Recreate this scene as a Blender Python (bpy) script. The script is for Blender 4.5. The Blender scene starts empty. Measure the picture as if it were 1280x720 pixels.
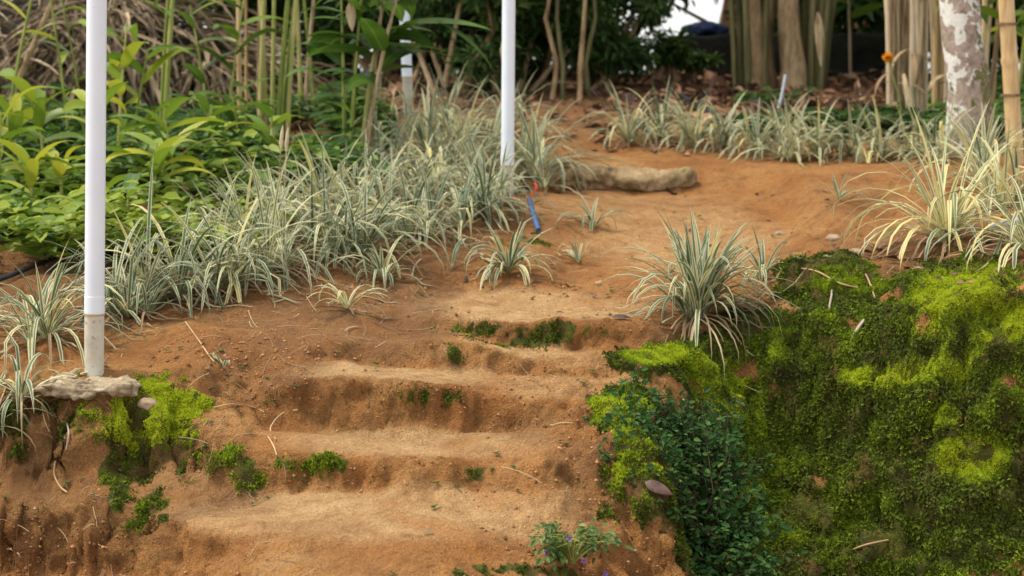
import bpy, math, random
import numpy as np
from mathutils import Vector, Matrix
from mathutils.geometry import delaunay_2d_cdt
from mathutils.bvhtree import BVHTree

random.seed(7)
NP = np.random.default_rng(11)
R = math.radians
C = bpy.context.scene.collection
FPX, PITCH, CAMZ = 2400.0, R(6.0), 1.6          # focal length in photo pixels, tilt, eye height
CT, ST = math.cos(PITCH), math.sin(PITCH)
CAM = Vector((0, 0, CAMZ))

def ray(px, py):
    a, b = (px - 640) / FPX, (360 - py) / FPX
    return Vector((a, CT + b * ST, -ST + b * CT))

def P(px, py, Y):
    d = ray(px, py)
    return CAM + d * (Y / d.y)

def project(x, y, z):
    dz = z - CAMZ
    f = y * CT - dz * ST
    u = y * ST + dz * CT
    return 640 + FPX * x / f, 360 - FPX * u / f

# ------------------------------------------------------------------ noise
def _hash(ix, iy, iz, seed):
    h = (ix.astype(np.int64) * 374761393 + iy.astype(np.int64) * 668265263 + iz.astype(np.int64) * 2147483647 + seed * 1274126177) & 0xffffffff
    h = ((h ^ (h >> 13)) * 1274126177) & 0xffffffff
    h = ((h ^ (h >> 16)) * 2246822519) & 0xffffffff
    return ((h ^ (h >> 15)) & 0xffff) / 65535.0

def vnoise(x, y, z, seed=0):
    x, y, z = np.broadcast_arrays(np.asarray(x, float), np.asarray(y, float), np.asarray(z, float))
    ix, iy, iz = np.floor(x), np.floor(y), np.floor(z)
    fx, fy, fz = x - ix, y - iy, z - iz
    fx, fy, fz = [t * t * t * (t * (t * 6 - 15) + 10) for t in (fx, fy, fz)]
    r = 0
    for dx in (0, 1):
        for dy in (0, 1):
            for dz in (0, 1):
                w = (fx if dx else 1 - fx) * (fy if dy else 1 - fy) * (fz if dz else 1 - fz)
                r = r + w * _hash(ix + dx, iy + dy, iz + dz, seed)
    return r * 2 - 1

def fbm(x, y, z, octs=4, seed=0, gain=.5):
    r, a, s = 0, 1.0, 1.0
    for o in range(octs):
        r = r + a * vnoise(x * s, y * s, z * s, seed + o * 17)
        a *= gain; s *= 2.03
    return r

# ------------------------------------------------------------------ objects
def tag(o, label=None, cat=None, group=None, kind=None):
    if label: o['label'] = label
    if cat: o['category'] = cat
    if group: o['group'] = group
    if kind: o['kind'] = kind
    return o

def thing(name, label, cat, loc=(0, 0, 0), group=None):
    o = bpy.data.objects.new(name, None); C.objects.link(o)
    o.location = loc; o.empty_display_size = .05
    return tag(o, label, cat, group, 'thing')

class MB:
    def __init__(self): self.v = []; self.f = []; self.uv = []; self.r = []; self.m = []
    def build(self, name, mat, parent=None, smooth=True):
        me = bpy.data.meshes.new(name)
        org = Vector(parent.matrix_world.translation) if parent is not None else Vector((0, 0, 0))
        if parent is not None:
            p = parent; org = Vector((0, 0, 0))
            while p is not None: org += p.location; p = p.parent
        me.from_pydata([tuple(Vector(q) - org) for q in self.v], [], self.f)
        finish(me, np.array(self.uv, np.float32), np.array(self.r, np.float32), smooth)
        mats = mat if isinstance(mat, (list, tuple)) else [mat]
        for m in mats: me.materials.append(m)
        if self.m: me.polygons.foreach_set('material_index', self.m)
        o = bpy.data.objects.new(name, me); C.objects.link(o)
        if parent is not None: o.parent = parent
        return o
    def add(self, p, uv=(0, 0), r=0.5):
        self.v.append(p); self.uv.append(uv); self.r.append(r); return len(self.v) - 1

def finish(me, uv, r, smooth=True):
    n = len(me.loops); li = np.empty(n, np.int32); me.loops.foreach_get('vertex_index', li)
    if len(uv):
        l = me.uv_layers.new(name='UVMap'); l.data.foreach_set('uv', uv[li].ravel())
    if len(r):
        a = me.attributes.new('rnd', 'FLOAT', 'POINT'); a.data.foreach_set('value', r)
    me.polygons.foreach_set('use_smooth', [smooth] * len(me.polygons))
    me.update()

def np_mesh(name, V, F, mat, r=None, uv=None, smooth=False):
    """V (n,3), F (m,k) all the same k"""
    me = bpy.data.meshes.new(name)
    k = F.shape[1]
    me.vertices.add(len(V)); me.vertices.foreach_set('co', V.astype(np.float32).ravel())
    me.loops.add(F.size); me.loops.foreach_set('vertex_index', F.astype(np.int32).ravel())
    me.polygons.add(len(F)); me.polygons.foreach_set('loop_start', np.arange(0, F.size, k, dtype=np.int32))
    me.update(calc_edges=True)
    finish(me, uv if uv is not None else np.zeros((0, 2)), r if r is not None else np.zeros(0), smooth)
    me.materials.append(mat)
    o = bpy.data.objects.new(name, me); C.objects.link(o)
    return o

def tube(mb, pts, rad, n=10, r=.5, cap=True, wob=0.0, seed=0):
    pts = [Vector(p) for p in pts]
    if not isinstance(rad, (list, tuple)): rad = [rad] * len(pts)
    rings = []; L = 0; ref = None
    for i, p in enumerate(pts):
        t = (pts[min(i + 1, len(pts) - 1)] - pts[max(i - 1, 0)]).normalized()
        if ref is None:
            ref = Vector((1, 0, 0)) if abs(t.x) < .8 else Vector((0, 1, 0))
        s = (ref - t * ref.dot(t)).normalized(); ref = s; b = t.cross(s)
        if i: L += (p - pts[i - 1]).length
        ring = []
        for k in range(n):
            a = 2 * math.pi * k / n
            rr = rad[i]
            if wob: rr *= 1 + wob * float(vnoise(math.cos(a) * 1.7 + seed, math.sin(a) * 1.7, L * 9 + seed * 3.1, 5))
            ring.append(mb.add(p + (s * math.cos(a) + b * math.sin(a)) * rr, (k / n, L), r))
        rings.append(ring)
    for i in range(len(rings) - 1):
        for k in range(n):
            mb.f.append((rings[i][k], rings[i][(k + 1) % n], rings[i + 1][(k + 1) % n], rings[i + 1][k]))
    if cap:
        for rg, rev in ((rings[0], True), (rings[-1], False)):
            c = [mb.add(mb.v[k], mb.uv[k], r) for k in rg]; mb.f.append(tuple(reversed(c)) if rev else tuple(c))

LANCE = lambda t: max(.02, math.sin(math.pi * min(1, t ** .75 * .97 + .03)) ** .8)
STRAP = lambda t: (.55 + .45 * min(1, t * 4)) * (1 if t < .55 else max(.04, 1 - ((t - .55) / .45) ** 1.7))
OVATE = lambda t: max(.03, math.sin(math.pi * min(1, t ** .62 * .98 + .02)))

def leaf(mb, base, d, length, width, droop=1.0, nseg=7, prof=STRAP, fold=.25, roll=0.0, r=.5, ground=None, twist=0.0, kink=0):
    d = Vector(d).normalized(); p = Vector(base); ds = length / nseg
    side0 = d.cross(Vector((0, 0, 1)))
    if side0.length < 1e-3: side0 = Vector((1, 0, 0))
    side0.normalize(); prev = None
    kk = random.randint(3, nseg - 1) if kink else -1
    for i in range(nseg + 1):
        t = i / nseg
        s = side0 - d * side0.dot(d); s.normalize()
        if roll or twist: s = Matrix.Rotation(roll + twist * t, 3, d) @ s
        nrm = s.cross(d); w = width * .5 * prof(t)
        q = Vector(p)
        if ground is not None:
            g = ground(q.x, q.y)
            if g is not None and q.z < g + .006: q.z = g + .006 + .008 * random.random(); p = Vector(q); d.z = max(d.z, -.2)
        a = mb.add(q - s * w, (0, t), r); b = mb.add(q - nrm * (w * fold), (.5, t), r); c = mb.add(q + s * w, (1, t), r)
        if prev: mb.f.append((prev[0], prev[1], b, a)); mb.f.append((prev[1], prev[2], c, b))
        prev = (a, b, c)
        dr = droop / nseg * (.4 + 1.2 * t)
        if i == kk: dr += kink
        h = math.hypot(d.x, d.y)
        if h < 1e-4: d.x += 1e-3; h = 1e-3
        el = math.atan2(d.z, h) - dr
        el = max(el, -1.5); ux, uy = d.x / h, d.y / h
        d = Vector((ux * math.cos(el), uy * math.cos(el), math.sin(el)))
        p = p + d * ds

# ------------------------------------------------------------------ materials
def mat(name):
    m = bpy.data.materials.new(name); m.use_nodes = True
    nt = m.node_tree; nt.nodes.clear()
    return m, nt

def N(nt, typ, **kw):
    n = nt.nodes.new(typ)
    for k, v in kw.items():
        if k in n.inputs.keys() if isinstance(k, str) else False: n.inputs[k].default_value = v
        else: setattr(n, k, v)
    return n

def ramp(nt, src, stops, interp='LINEAR'):
    n = nt.nodes.new('ShaderNodeValToRGB'); n.color_ramp.interpolation = interp
    e = n.color_ramp.elements
    while len(e) < len(stops): e.new(.5)
    for i, (p, c) in enumerate(stops):
        e[i].position = p; e[i].color = (c, c, c, 1) if isinstance(c, (int, float)) else (*c, 1)
    nt.links.new(src, n.inputs['Fac']); return n.outputs['Color']

def mix(nt, fac, a, b, mode='MIX'):
    n = nt.nodes.new('ShaderNodeMix'); n.data_type = 'RGBA'; n.blend_type = mode
    for sock, val in ((n.inputs[0], fac), (n.inputs[6], a), (n.inputs[7], b)):
        if hasattr(val, 'links'): nt.links.new(val, sock)
        elif isinstance(val, (int, float)): sock.default_value = val
        else: sock.default_value = (*val, 1)
    return n.outputs[2]

def math_(nt, op, a, b=0.0, clamp=False):
    n = nt.nodes.new('ShaderNodeMath'); n.operation = op; n.use_clamp = clamp
    for i, v in enumerate((a, b)):
        if hasattr(v, 'links'): nt.links.new(v, n.inputs[i])
        else: n.inputs[i].default_value = v
    return n.outputs[0]

def noise(nt, scale, detail=6, rough=.6, vec=None, dist=0.0):
    n = nt.nodes.new('ShaderNodeTexNoise'); n.inputs['Scale'].default_value = scale
    n.inputs['Detail'].default_value = detail; n.inputs['Roughness'].default_value = rough
    n.inputs['Distortion'].default_value = dist
    if vec is None: vec = nt.nodes.new('ShaderNodeTexCoord').outputs['Object']
    nt.links.new(vec, n.inputs['Vector'])
    return n.outputs['Fac']

def attr(nt, name):
    n = nt.nodes.new('ShaderNodeAttribute'); n.attribute_name = name; return n.outputs['Fac']

def bump(nt, h, strength, dist):
    n = nt.nodes.new('ShaderNodeBump'); n.inputs['Strength'].default_value = strength; n.inputs['Distance'].default_value = dist
    nt.links.new(h, n.inputs['Height']); return n.outputs['Normal']

def output(nt, col, rough=.8, normal=None, spec=.3, trans=0.0, tcol=None):
    b = nt.nodes.new('ShaderNodeBsdfPrincipled'); o = nt.nodes.new('ShaderNodeOutputMaterial')
    if hasattr(col, 'links'): nt.links.new(col, b.inputs['Base Color'])
    else: b.inputs['Base Color'].default_value = (*col, 1)
    if hasattr(rough, 'links'): nt.links.new(rough, b.inputs['Roughness'])
    else: b.inputs['Roughness'].default_value = rough
    b.inputs['Specular IOR Level'].default_value = spec
    if normal: nt.links.new(normal, b.inputs['Normal'])
    out = b.outputs[0]
    if trans:
        t = nt.nodes.new('ShaderNodeBsdfTranslucent')
        tc = tcol if tcol is not None else col
        if hasattr(tc, 'links'): nt.links.new(tc, t.inputs['Color'])
        else: t.inputs['Color'].default_value = (*tc, 1)
        mx = nt.nodes.new('ShaderNodeMixShader'); mx.inputs[0].default_value = trans
        nt.links.new(b.outputs[0], mx.inputs[1]); nt.links.new(t.outputs[0], mx.inputs[2]); out = mx.outputs[0]
    nt.links.new(out, o.inputs[0])

def uvxy(nt):
    t = nt.nodes.new('ShaderNodeTexCoord'); s = nt.nodes.new('ShaderNodeSeparateXYZ'); nt.links.new(t.outputs['UV'], s.inputs[0])
    return s.outputs[0], s.outputs[1]

def m_variegated():
    m, nt = mat('variegated_leaf'); u, v = uvxy(nt); r = attr(nt, 'rnd')
    e = math_(nt, 'MULTIPLY', math_(nt, 'ABSOLUTE', math_(nt, 'SUBTRACT', u, .5)), 2.0)      # 0 centre, 1 edge
    e = math_(nt, 'ADD', e, math_(nt, 'MULTIPLY', math_(nt, 'SUBTRACT', r, .5), .55))
    edge = ramp(nt, e, [(.42, 0), (.58, 1)])
    green = ramp(nt, r, [(0, (.055, .10, .035)), (.5, (.13, .18, .07)), (.8, (.24, .27, .08)), (1, (.40, .38, .12))])
    cream = ramp(nt, r, [(0, (.42, .45, .34)), (.45, (.55, .54, .38)), (.8, (.70, .66, .39)), (1, (.72, .63, .28))])
    col = mix(nt, edge, green, cream)
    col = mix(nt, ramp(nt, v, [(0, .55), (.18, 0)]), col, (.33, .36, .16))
    tip = math_(nt, 'MULTIPLY', ramp(nt, v, [(.86, 0), (1, 1)]), ramp(nt, r, [(.45, 0), (.55, .9)]))
    col = mix(nt, tip, col, (.42, .30, .14))
    output(nt, col, .5, None, .3, .28); return m

def m_leaf(name, stops, rough=.5, trans=.3, rib=True, spec=.35):
    m, nt = mat(name); u, v = uvxy(nt); r = attr(nt, 'rnd')
    col = ramp(nt, r, stops)
    if rib:
        e = math_(nt, 'ABSOLUTE', math_(nt, 'SUBTRACT', u, .5))
        col = mix(nt, ramp(nt, e, [(.0, .5), (.06, 0)]), col, (.30, .36, .10))
        vein = nt.nodes.new('ShaderNodeTexWave'); vein.inputs['Scale'].default_value = 5; vein.inputs['Distortion'].default_value = .5
        t = nt.nodes.new('ShaderNodeTexCoord'); mp = nt.nodes.new('ShaderNodeMapping'); mp.inputs['Rotation'].default_value = (0, 0, .6)
        nt.links.new(t.outputs['UV'], mp.inputs[0]); nt.links.new(mp.outputs[0], vein.inputs[0])
        col = mix(nt, .18, col, vein.outputs['Color'], 'MULTIPLY')
    output(nt, col, rough, None, spec, trans); return m

def m_plain(name, stops, scale=12, rough=.8, b=.3, bd=.01, stretch=None, spec=.25, detail=7):
    m, nt = mat(name)
    vec = nt.nodes.new('ShaderNodeTexCoord').outputs['Object']
    if stretch:
        mp = nt.nodes.new('ShaderNodeMapping'); mp.inputs['Scale'].default_value = stretch
        nt.links.new(vec, mp.inputs[0]); vec = mp.outputs[0]
    f = noise(nt, scale, detail, .65, vec)
    r = attr(nt, 'rnd')
    f2 = math_(nt, 'ADD', f, math_(nt, 'MULTIPLY', math_(nt, 'SUBTRACT', r, .5), .35))
    col = ramp(nt, f2, stops)
    output(nt, col, rough, bump(nt, f, b, bd), spec); return m

M = {}
def make_materials():
    M['var'] = m_variegated()
    M['dry'] = m_leaf('dry_strap', [(0, (.20, .13, .07)), (.5, (.36, .26, .14)), (1, (.50, .40, .24))], .8, .15, False)
    M['heap'] = m_leaf('dry_frond', [(0, (.06, .04, .022)), (.5, (.23, .17, .10)), (1, (.48, .38, .25))], .85, .08, False)
    M['ginger'] = m_leaf('ginger_leaf', [(0, (.045, .11, .02)), (.45, (.10, .20, .02)), (.75, (.24, .34, .03)), (1, (.46, .46, .04))], .42, .38)
    M['herb'] = m_leaf('herb_leaf', [(0, (.035, .085, .025)), (.5, (.07, .16, .03)), (.8, (.17, .28, .03)), (1, (.34, .42, .05))], .55, .32)
    M['herb_dark'] = m_leaf('dark_green_leaf', [(0, (.015, .04, .01)), (.6, (.04, .085, .02)), (1, (.09, .14, .03))], .7, .25, True, .12)  # dark green foliage of the bushes and trees at the back
    M['glossy'] = m_leaf('glossy_leaf', [(0, (.014, .04, .010)), (.6, (.035, .095, .020)), (.92, (.085, .17, .035)), (1, (.25, .17, .04))], .55, .18, False, .15)
    M['purple_leaf'] = m_leaf('edged_leaf', [(0, (.045, .095, .02)), (.6, (.10, .17, .035)), (1, (.32, .32, .10))], .5, .2)
    M['petal_purple'] = m_leaf('purple_petal', [(0, (.25, .10, .42)), (1, (.40, .20, .60))], .6, .25, False)
    M['petal_orange'] = m_leaf('orange_petal', [(0, (.80, .30, .005)), (1, (.88, .45, .01))], .6, .2, False)
    M['stem_green'] = m_plain('green_stem', [(.3, (.12, .17, .025)), (.5, (.26, .29, .06)), (.7, (.44, .38, .16))], 4, .55, .15, .003, (6, 6, 1))
    M['cane_dry'] = m_plain('dry_cane', [(.34, (.14, .09, .045)), (.48, (.37, .27, .15)), (.66, (.56, .45, .30))], 6, .75, .6, .006, (9, 9, .8))
    M['bamboo'] = m_plain('straw_bamboo', [(.3, (.30, .19, .08)), (.5, (.55, .38, .18)), (.72, (.66, .50, .28))], 4, .55, .2, .004, (8, 8, .9))
    M['bark'] = m_plain('brown_bark', [(.3, (.10, .065, .035)), (.48, (.27, .18, .09)), (.66, (.46, .33, .19))], 7, .85, 1.0, .03, (3, 3, .8))
    M['stem_dark'] = m_plain('dark_stem', [(.3, (.03, .02, .012)), (.7, (.09, .06, .03))], 10, .8, .2, .002)
    M['olive'] = m_plain('olive_sheath', [(.3, (.035, .035, .012)), (.5, (.09, .085, .03)), (.7, (.20, .17, .07))], 4, .7, .3, .006, (8, 8, .8))
    M['twig'] = m_plain('grey_twig', [(.3, (.20, .15, .10)), (.6, (.42, .36, .28))], 10, .85, .3, .003)
    M['root'] = m_plain('pale_root', [(.3, (.30, .19, .09)), (.6, (.50, .34, .18))], 10, .85, .2, .003)
    M['concrete'] = m_plain('weathered_concrete', [(.33, (.12, .085, .05)), (.5, (.30, .235, .15)), (.68, (.46, .39, .28))], 30, .95, .8, .012)
    M['stone'] = m_plain('brown_stone', [(.3, (.20, .13, .08)), (.7, (.40, .30, .20))], 14, .9, .4, .006)
    M['dark_leaf'] = m_plain('brown_dead_leaf', [(.3, (.055, .035, .03)), (.7, (.17, .10, .08))], 30, .6, .2, .003)
    M['hose'] = m_plain('black_plastic', [(.3, (.012, .013, .015)), (.7, (.04, .04, .045))], 30, .45, .05, .001)
    M['blue'] = m_plain('blue_plastic', [(.3, (.035, .08, .18)), (.7, (.07, .13, .26))], 20, .4, .05, .001)
    M['red'] = m_plain('red_ribbon', [(.3, (.50, .04, .03)), (.7, (.65, .08, .05))], 20, .5, .05, .001)
    M['grey_rod'] = m_plain('grey_metal', [(.3, (.22, .24, .28)), (.7, (.38, .40, .45))], 20, .45, .05, .001)
    M['grey_pipe'] = m_plain('dull_white_plastic', [(.3, (.35, .35, .35)), (.7, (.60, .60, .58))], 10, .5, .05, .001)
    M['tarp'] = m_plain('blue_tarp', [(.3, (.006, .012, .04)), (.7, (.012, .03, .09))], 10, .5, .2, .01)
    M['wallstone_and_core'] = m_plain('blackened_stone_and_core', [(.3, (.006, .006, .005)), (.6, (.02, .02, .015)), (.8, (.03, .045, .012))], 7, .95, .8, .03)

    # pvc pipes: bluish white, faint dirt
    m, nt = mat('white_pvc'); n = noise(nt, 5, 5, .6); n2 = noise(nt, 45, 3, .5)
    col = ramp(nt, n, [(.3, (.66, .72, .80)), (.7, (.75, .80, .86))])
    col = mix(nt, ramp(nt, n2, [(.70, 0), (.78, .5)]), col, (.34, .32, .28))
    output(nt, col, .38, None, .4); M['pvc'] = m
    m, nt = mat('soiled_pvc'); n = noise(nt, 7, 7, .65); n2 = noise(nt, 60, 3, .5)
    col = ramp(nt, n, [(.3, (.34, .29, .20)), (.5, (.52, .49, .40)), (.7, (.62, .60, .53))])
    col = mix(nt, ramp(nt, n2, [(.62, 0), (.72, .7)]), col, (.20, .17, .12))
    output(nt, col, .65, None, .3); M['pvc_dirty'] = m

    # lichen bark
    m, nt = mat('lichen_bark'); co = nt.nodes.new('ShaderNodeTexCoord').outputs['Object']
    n = noise(nt, 30, 6, .65, co); nl = noise(nt, 9, 4, .55, co, .3); nm = noise(nt, 9, 7, .75, co)
    col = ramp(nt, n, [(.3, (.16, .12, .09)), (.5, (.33, .26, .21)), (.7, (.45, .38, .32))])
    col = mix(nt, ramp(nt, nl, [(.525, 0), (.55, .95)]), col, mix(nt, n, (.52, .52, .44), (.86, .86, .84)))
    sx = nt.nodes.new('ShaderNodeSeparateXYZ'); nt.links.new(co, sx.inputs[0])
    mrx = nt.nodes.new('ShaderNodeMapRange'); mrx.inputs[1].default_value = -.08; mrx.inputs[2].default_value = .08; mrx.inputs[3].default_value = .02; mrx.inputs[4].default_value = .15
    nt.links.new(sx.outputs[0], mrx.inputs[0])
    mm = math_(nt, 'ADD', nm, mrx.outputs[0])
    lowz = nt.nodes.new('ShaderNodeMapRange'); lowz.inputs[1].default_value = 0; lowz.inputs[2].default_value = .9; lowz.inputs[3].default_value = .05; lowz.inputs[4].default_value = -.05
    nt.links.new(sx.outputs[2], lowz.inputs[0])
    mm = math_(nt, 'ADD', mm, lowz.outputs[0])
    col = mix(nt, ramp(nt, mm, [(.61, 0), (.66, .95)]), col, mix(nt, n, (.05, .045, .02), (.20, .19, .05)))
    output(nt, col, .9, bump(nt, n, .5, .012), .2); M['lichen'] = m

    # log: pale tan mottling, darker crevices, a little moss
    m, nt = mat('weathered_log'); co = nt.nodes.new('ShaderNodeTexCoord').outputs['Object']
    n = noise(nt, 14, 8, .7, co); n2 = noise(nt, 5, 5, .6, co)
    col = ramp(nt, n, [(.28, (.08, .06, .035)), (.42, (.28, .20, .10)), (.58, (.50, .36, .20)), (.75, (.60, .47, .30))])
    col = mix(nt, ramp(nt, n2, [(.64, 0), (.74, .5)]), col, (.22, .19, .07))
    output(nt, col, .9, bump(nt, math_(nt, 'ADD', n, n2), 1.0, .05), .2); M['log'] = m

    # soil
    m, nt = mat('red_soil'); co = nt.nodes.new('ShaderNodeTexCoord').outputs['Object']
    nb = noise(nt, 2.6, 8, .62, co, .3); nf = noise(nt, 55, 6, .7, co); ng = noise(nt, 16, 7, .7, co); n9 = noise(nt, 180, 3, .6, co)
    col = ramp(nt, nb, [(.28, (.34, .14, .044)), (.45, (.47, .215, .070)), (.6, (.56, .29, .104)), (.75, (.62, .37, .16))])
    col = mix(nt, ramp(nt, ng, [(.34, .6), (.5, 0)]), col, (.19, .085, .035))
    col = mix(nt, math_(nt, 'MULTIPLY', attr(nt, 'worn'), ramp(nt, ng, [(.3, .35), (.6, .95)])), col, mix(nt, nb, (.70, .42, .172), (.80, .56, .30)))
    col = mix(nt, ramp(nt, noise(nt, 4.0, 5, .6, co), [(.58, 0), (.68, .65)]), col, (.52, .225, .065))
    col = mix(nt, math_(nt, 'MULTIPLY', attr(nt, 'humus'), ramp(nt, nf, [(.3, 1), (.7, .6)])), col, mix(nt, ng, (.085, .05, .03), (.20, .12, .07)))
    col = mix(nt, math_(nt, 'MULTIPLY', attr(nt, 'algae'), ramp(nt, nf, [(.45, 0), (.62, .6)])), col, mix(nt, ng, (.13, .10, .03), (.24, .17, .06)))
    mo = attr(nt, 'moss')
    mcol = mix(nt, ramp(nt, ng, [(.35, 0), (.6, 1)]), (.055, .052, .016), (.13, .165, .024))
    mcol = mix(nt, ramp(nt, nb, [(.5, 0), (.62, .55)]), mcol, (.16, .085, .04))
    col = mix(nt, ramp(nt, math_(nt, 'ADD', mo, math_(nt, 'MULTIPLY', math_(nt, 'SUBTRACT', nf, .5), .6)), [(.3, 0), (.5, 1)]), col, mcol)
    col = mix(nt, ramp(nt, n9, [(.35, .35), (.55, 0)]), col, (.13, .065, .03))
    col = mix(nt, ramp(nt, n9, [(.68, 0), (.76, .5)]), col, (.62, .48, .34))
    col = mix(nt, 1.0, col, ramp(nt, noise(nt, 70, 9, .85, co), [(.32, (.50, .44, .40)), (.46, (.97, .96, .95)), (.68, (1.16, 1.16, 1.14))]), 'MULTIPLY')
    col = mix(nt, ramp(nt, noise(nt, 3.2, 6, .65, co, .5), [(.52, 0), (.64, .38)]), col, mix(nt, ng, (.24, .10, .034), (.40, .18, .06)))
    h = math_(nt, 'ADD', math_(nt, 'MULTIPLY', nf, .7), math_(nt, 'ADD', math_(nt, 'MULTIPLY', n9, .3), ng))
    output(nt, col, .95, bump(nt, h, 1.0, .045), .15); M['soil'] = m

    # moss
    m, nt = mat('moss_green'); r = attr(nt, 'rnd')
    col = ramp(nt, r, [(0, (.05, .045, .015)), (.22, (.075, .095, .018)), (.5, (.15, .21, .02)), (.8, (.32, .42, .022)), (1, (.52, .59, .035))])
    output(nt, col, .8, None, .1, .3); M['moss'] = m
make_materials()

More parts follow.
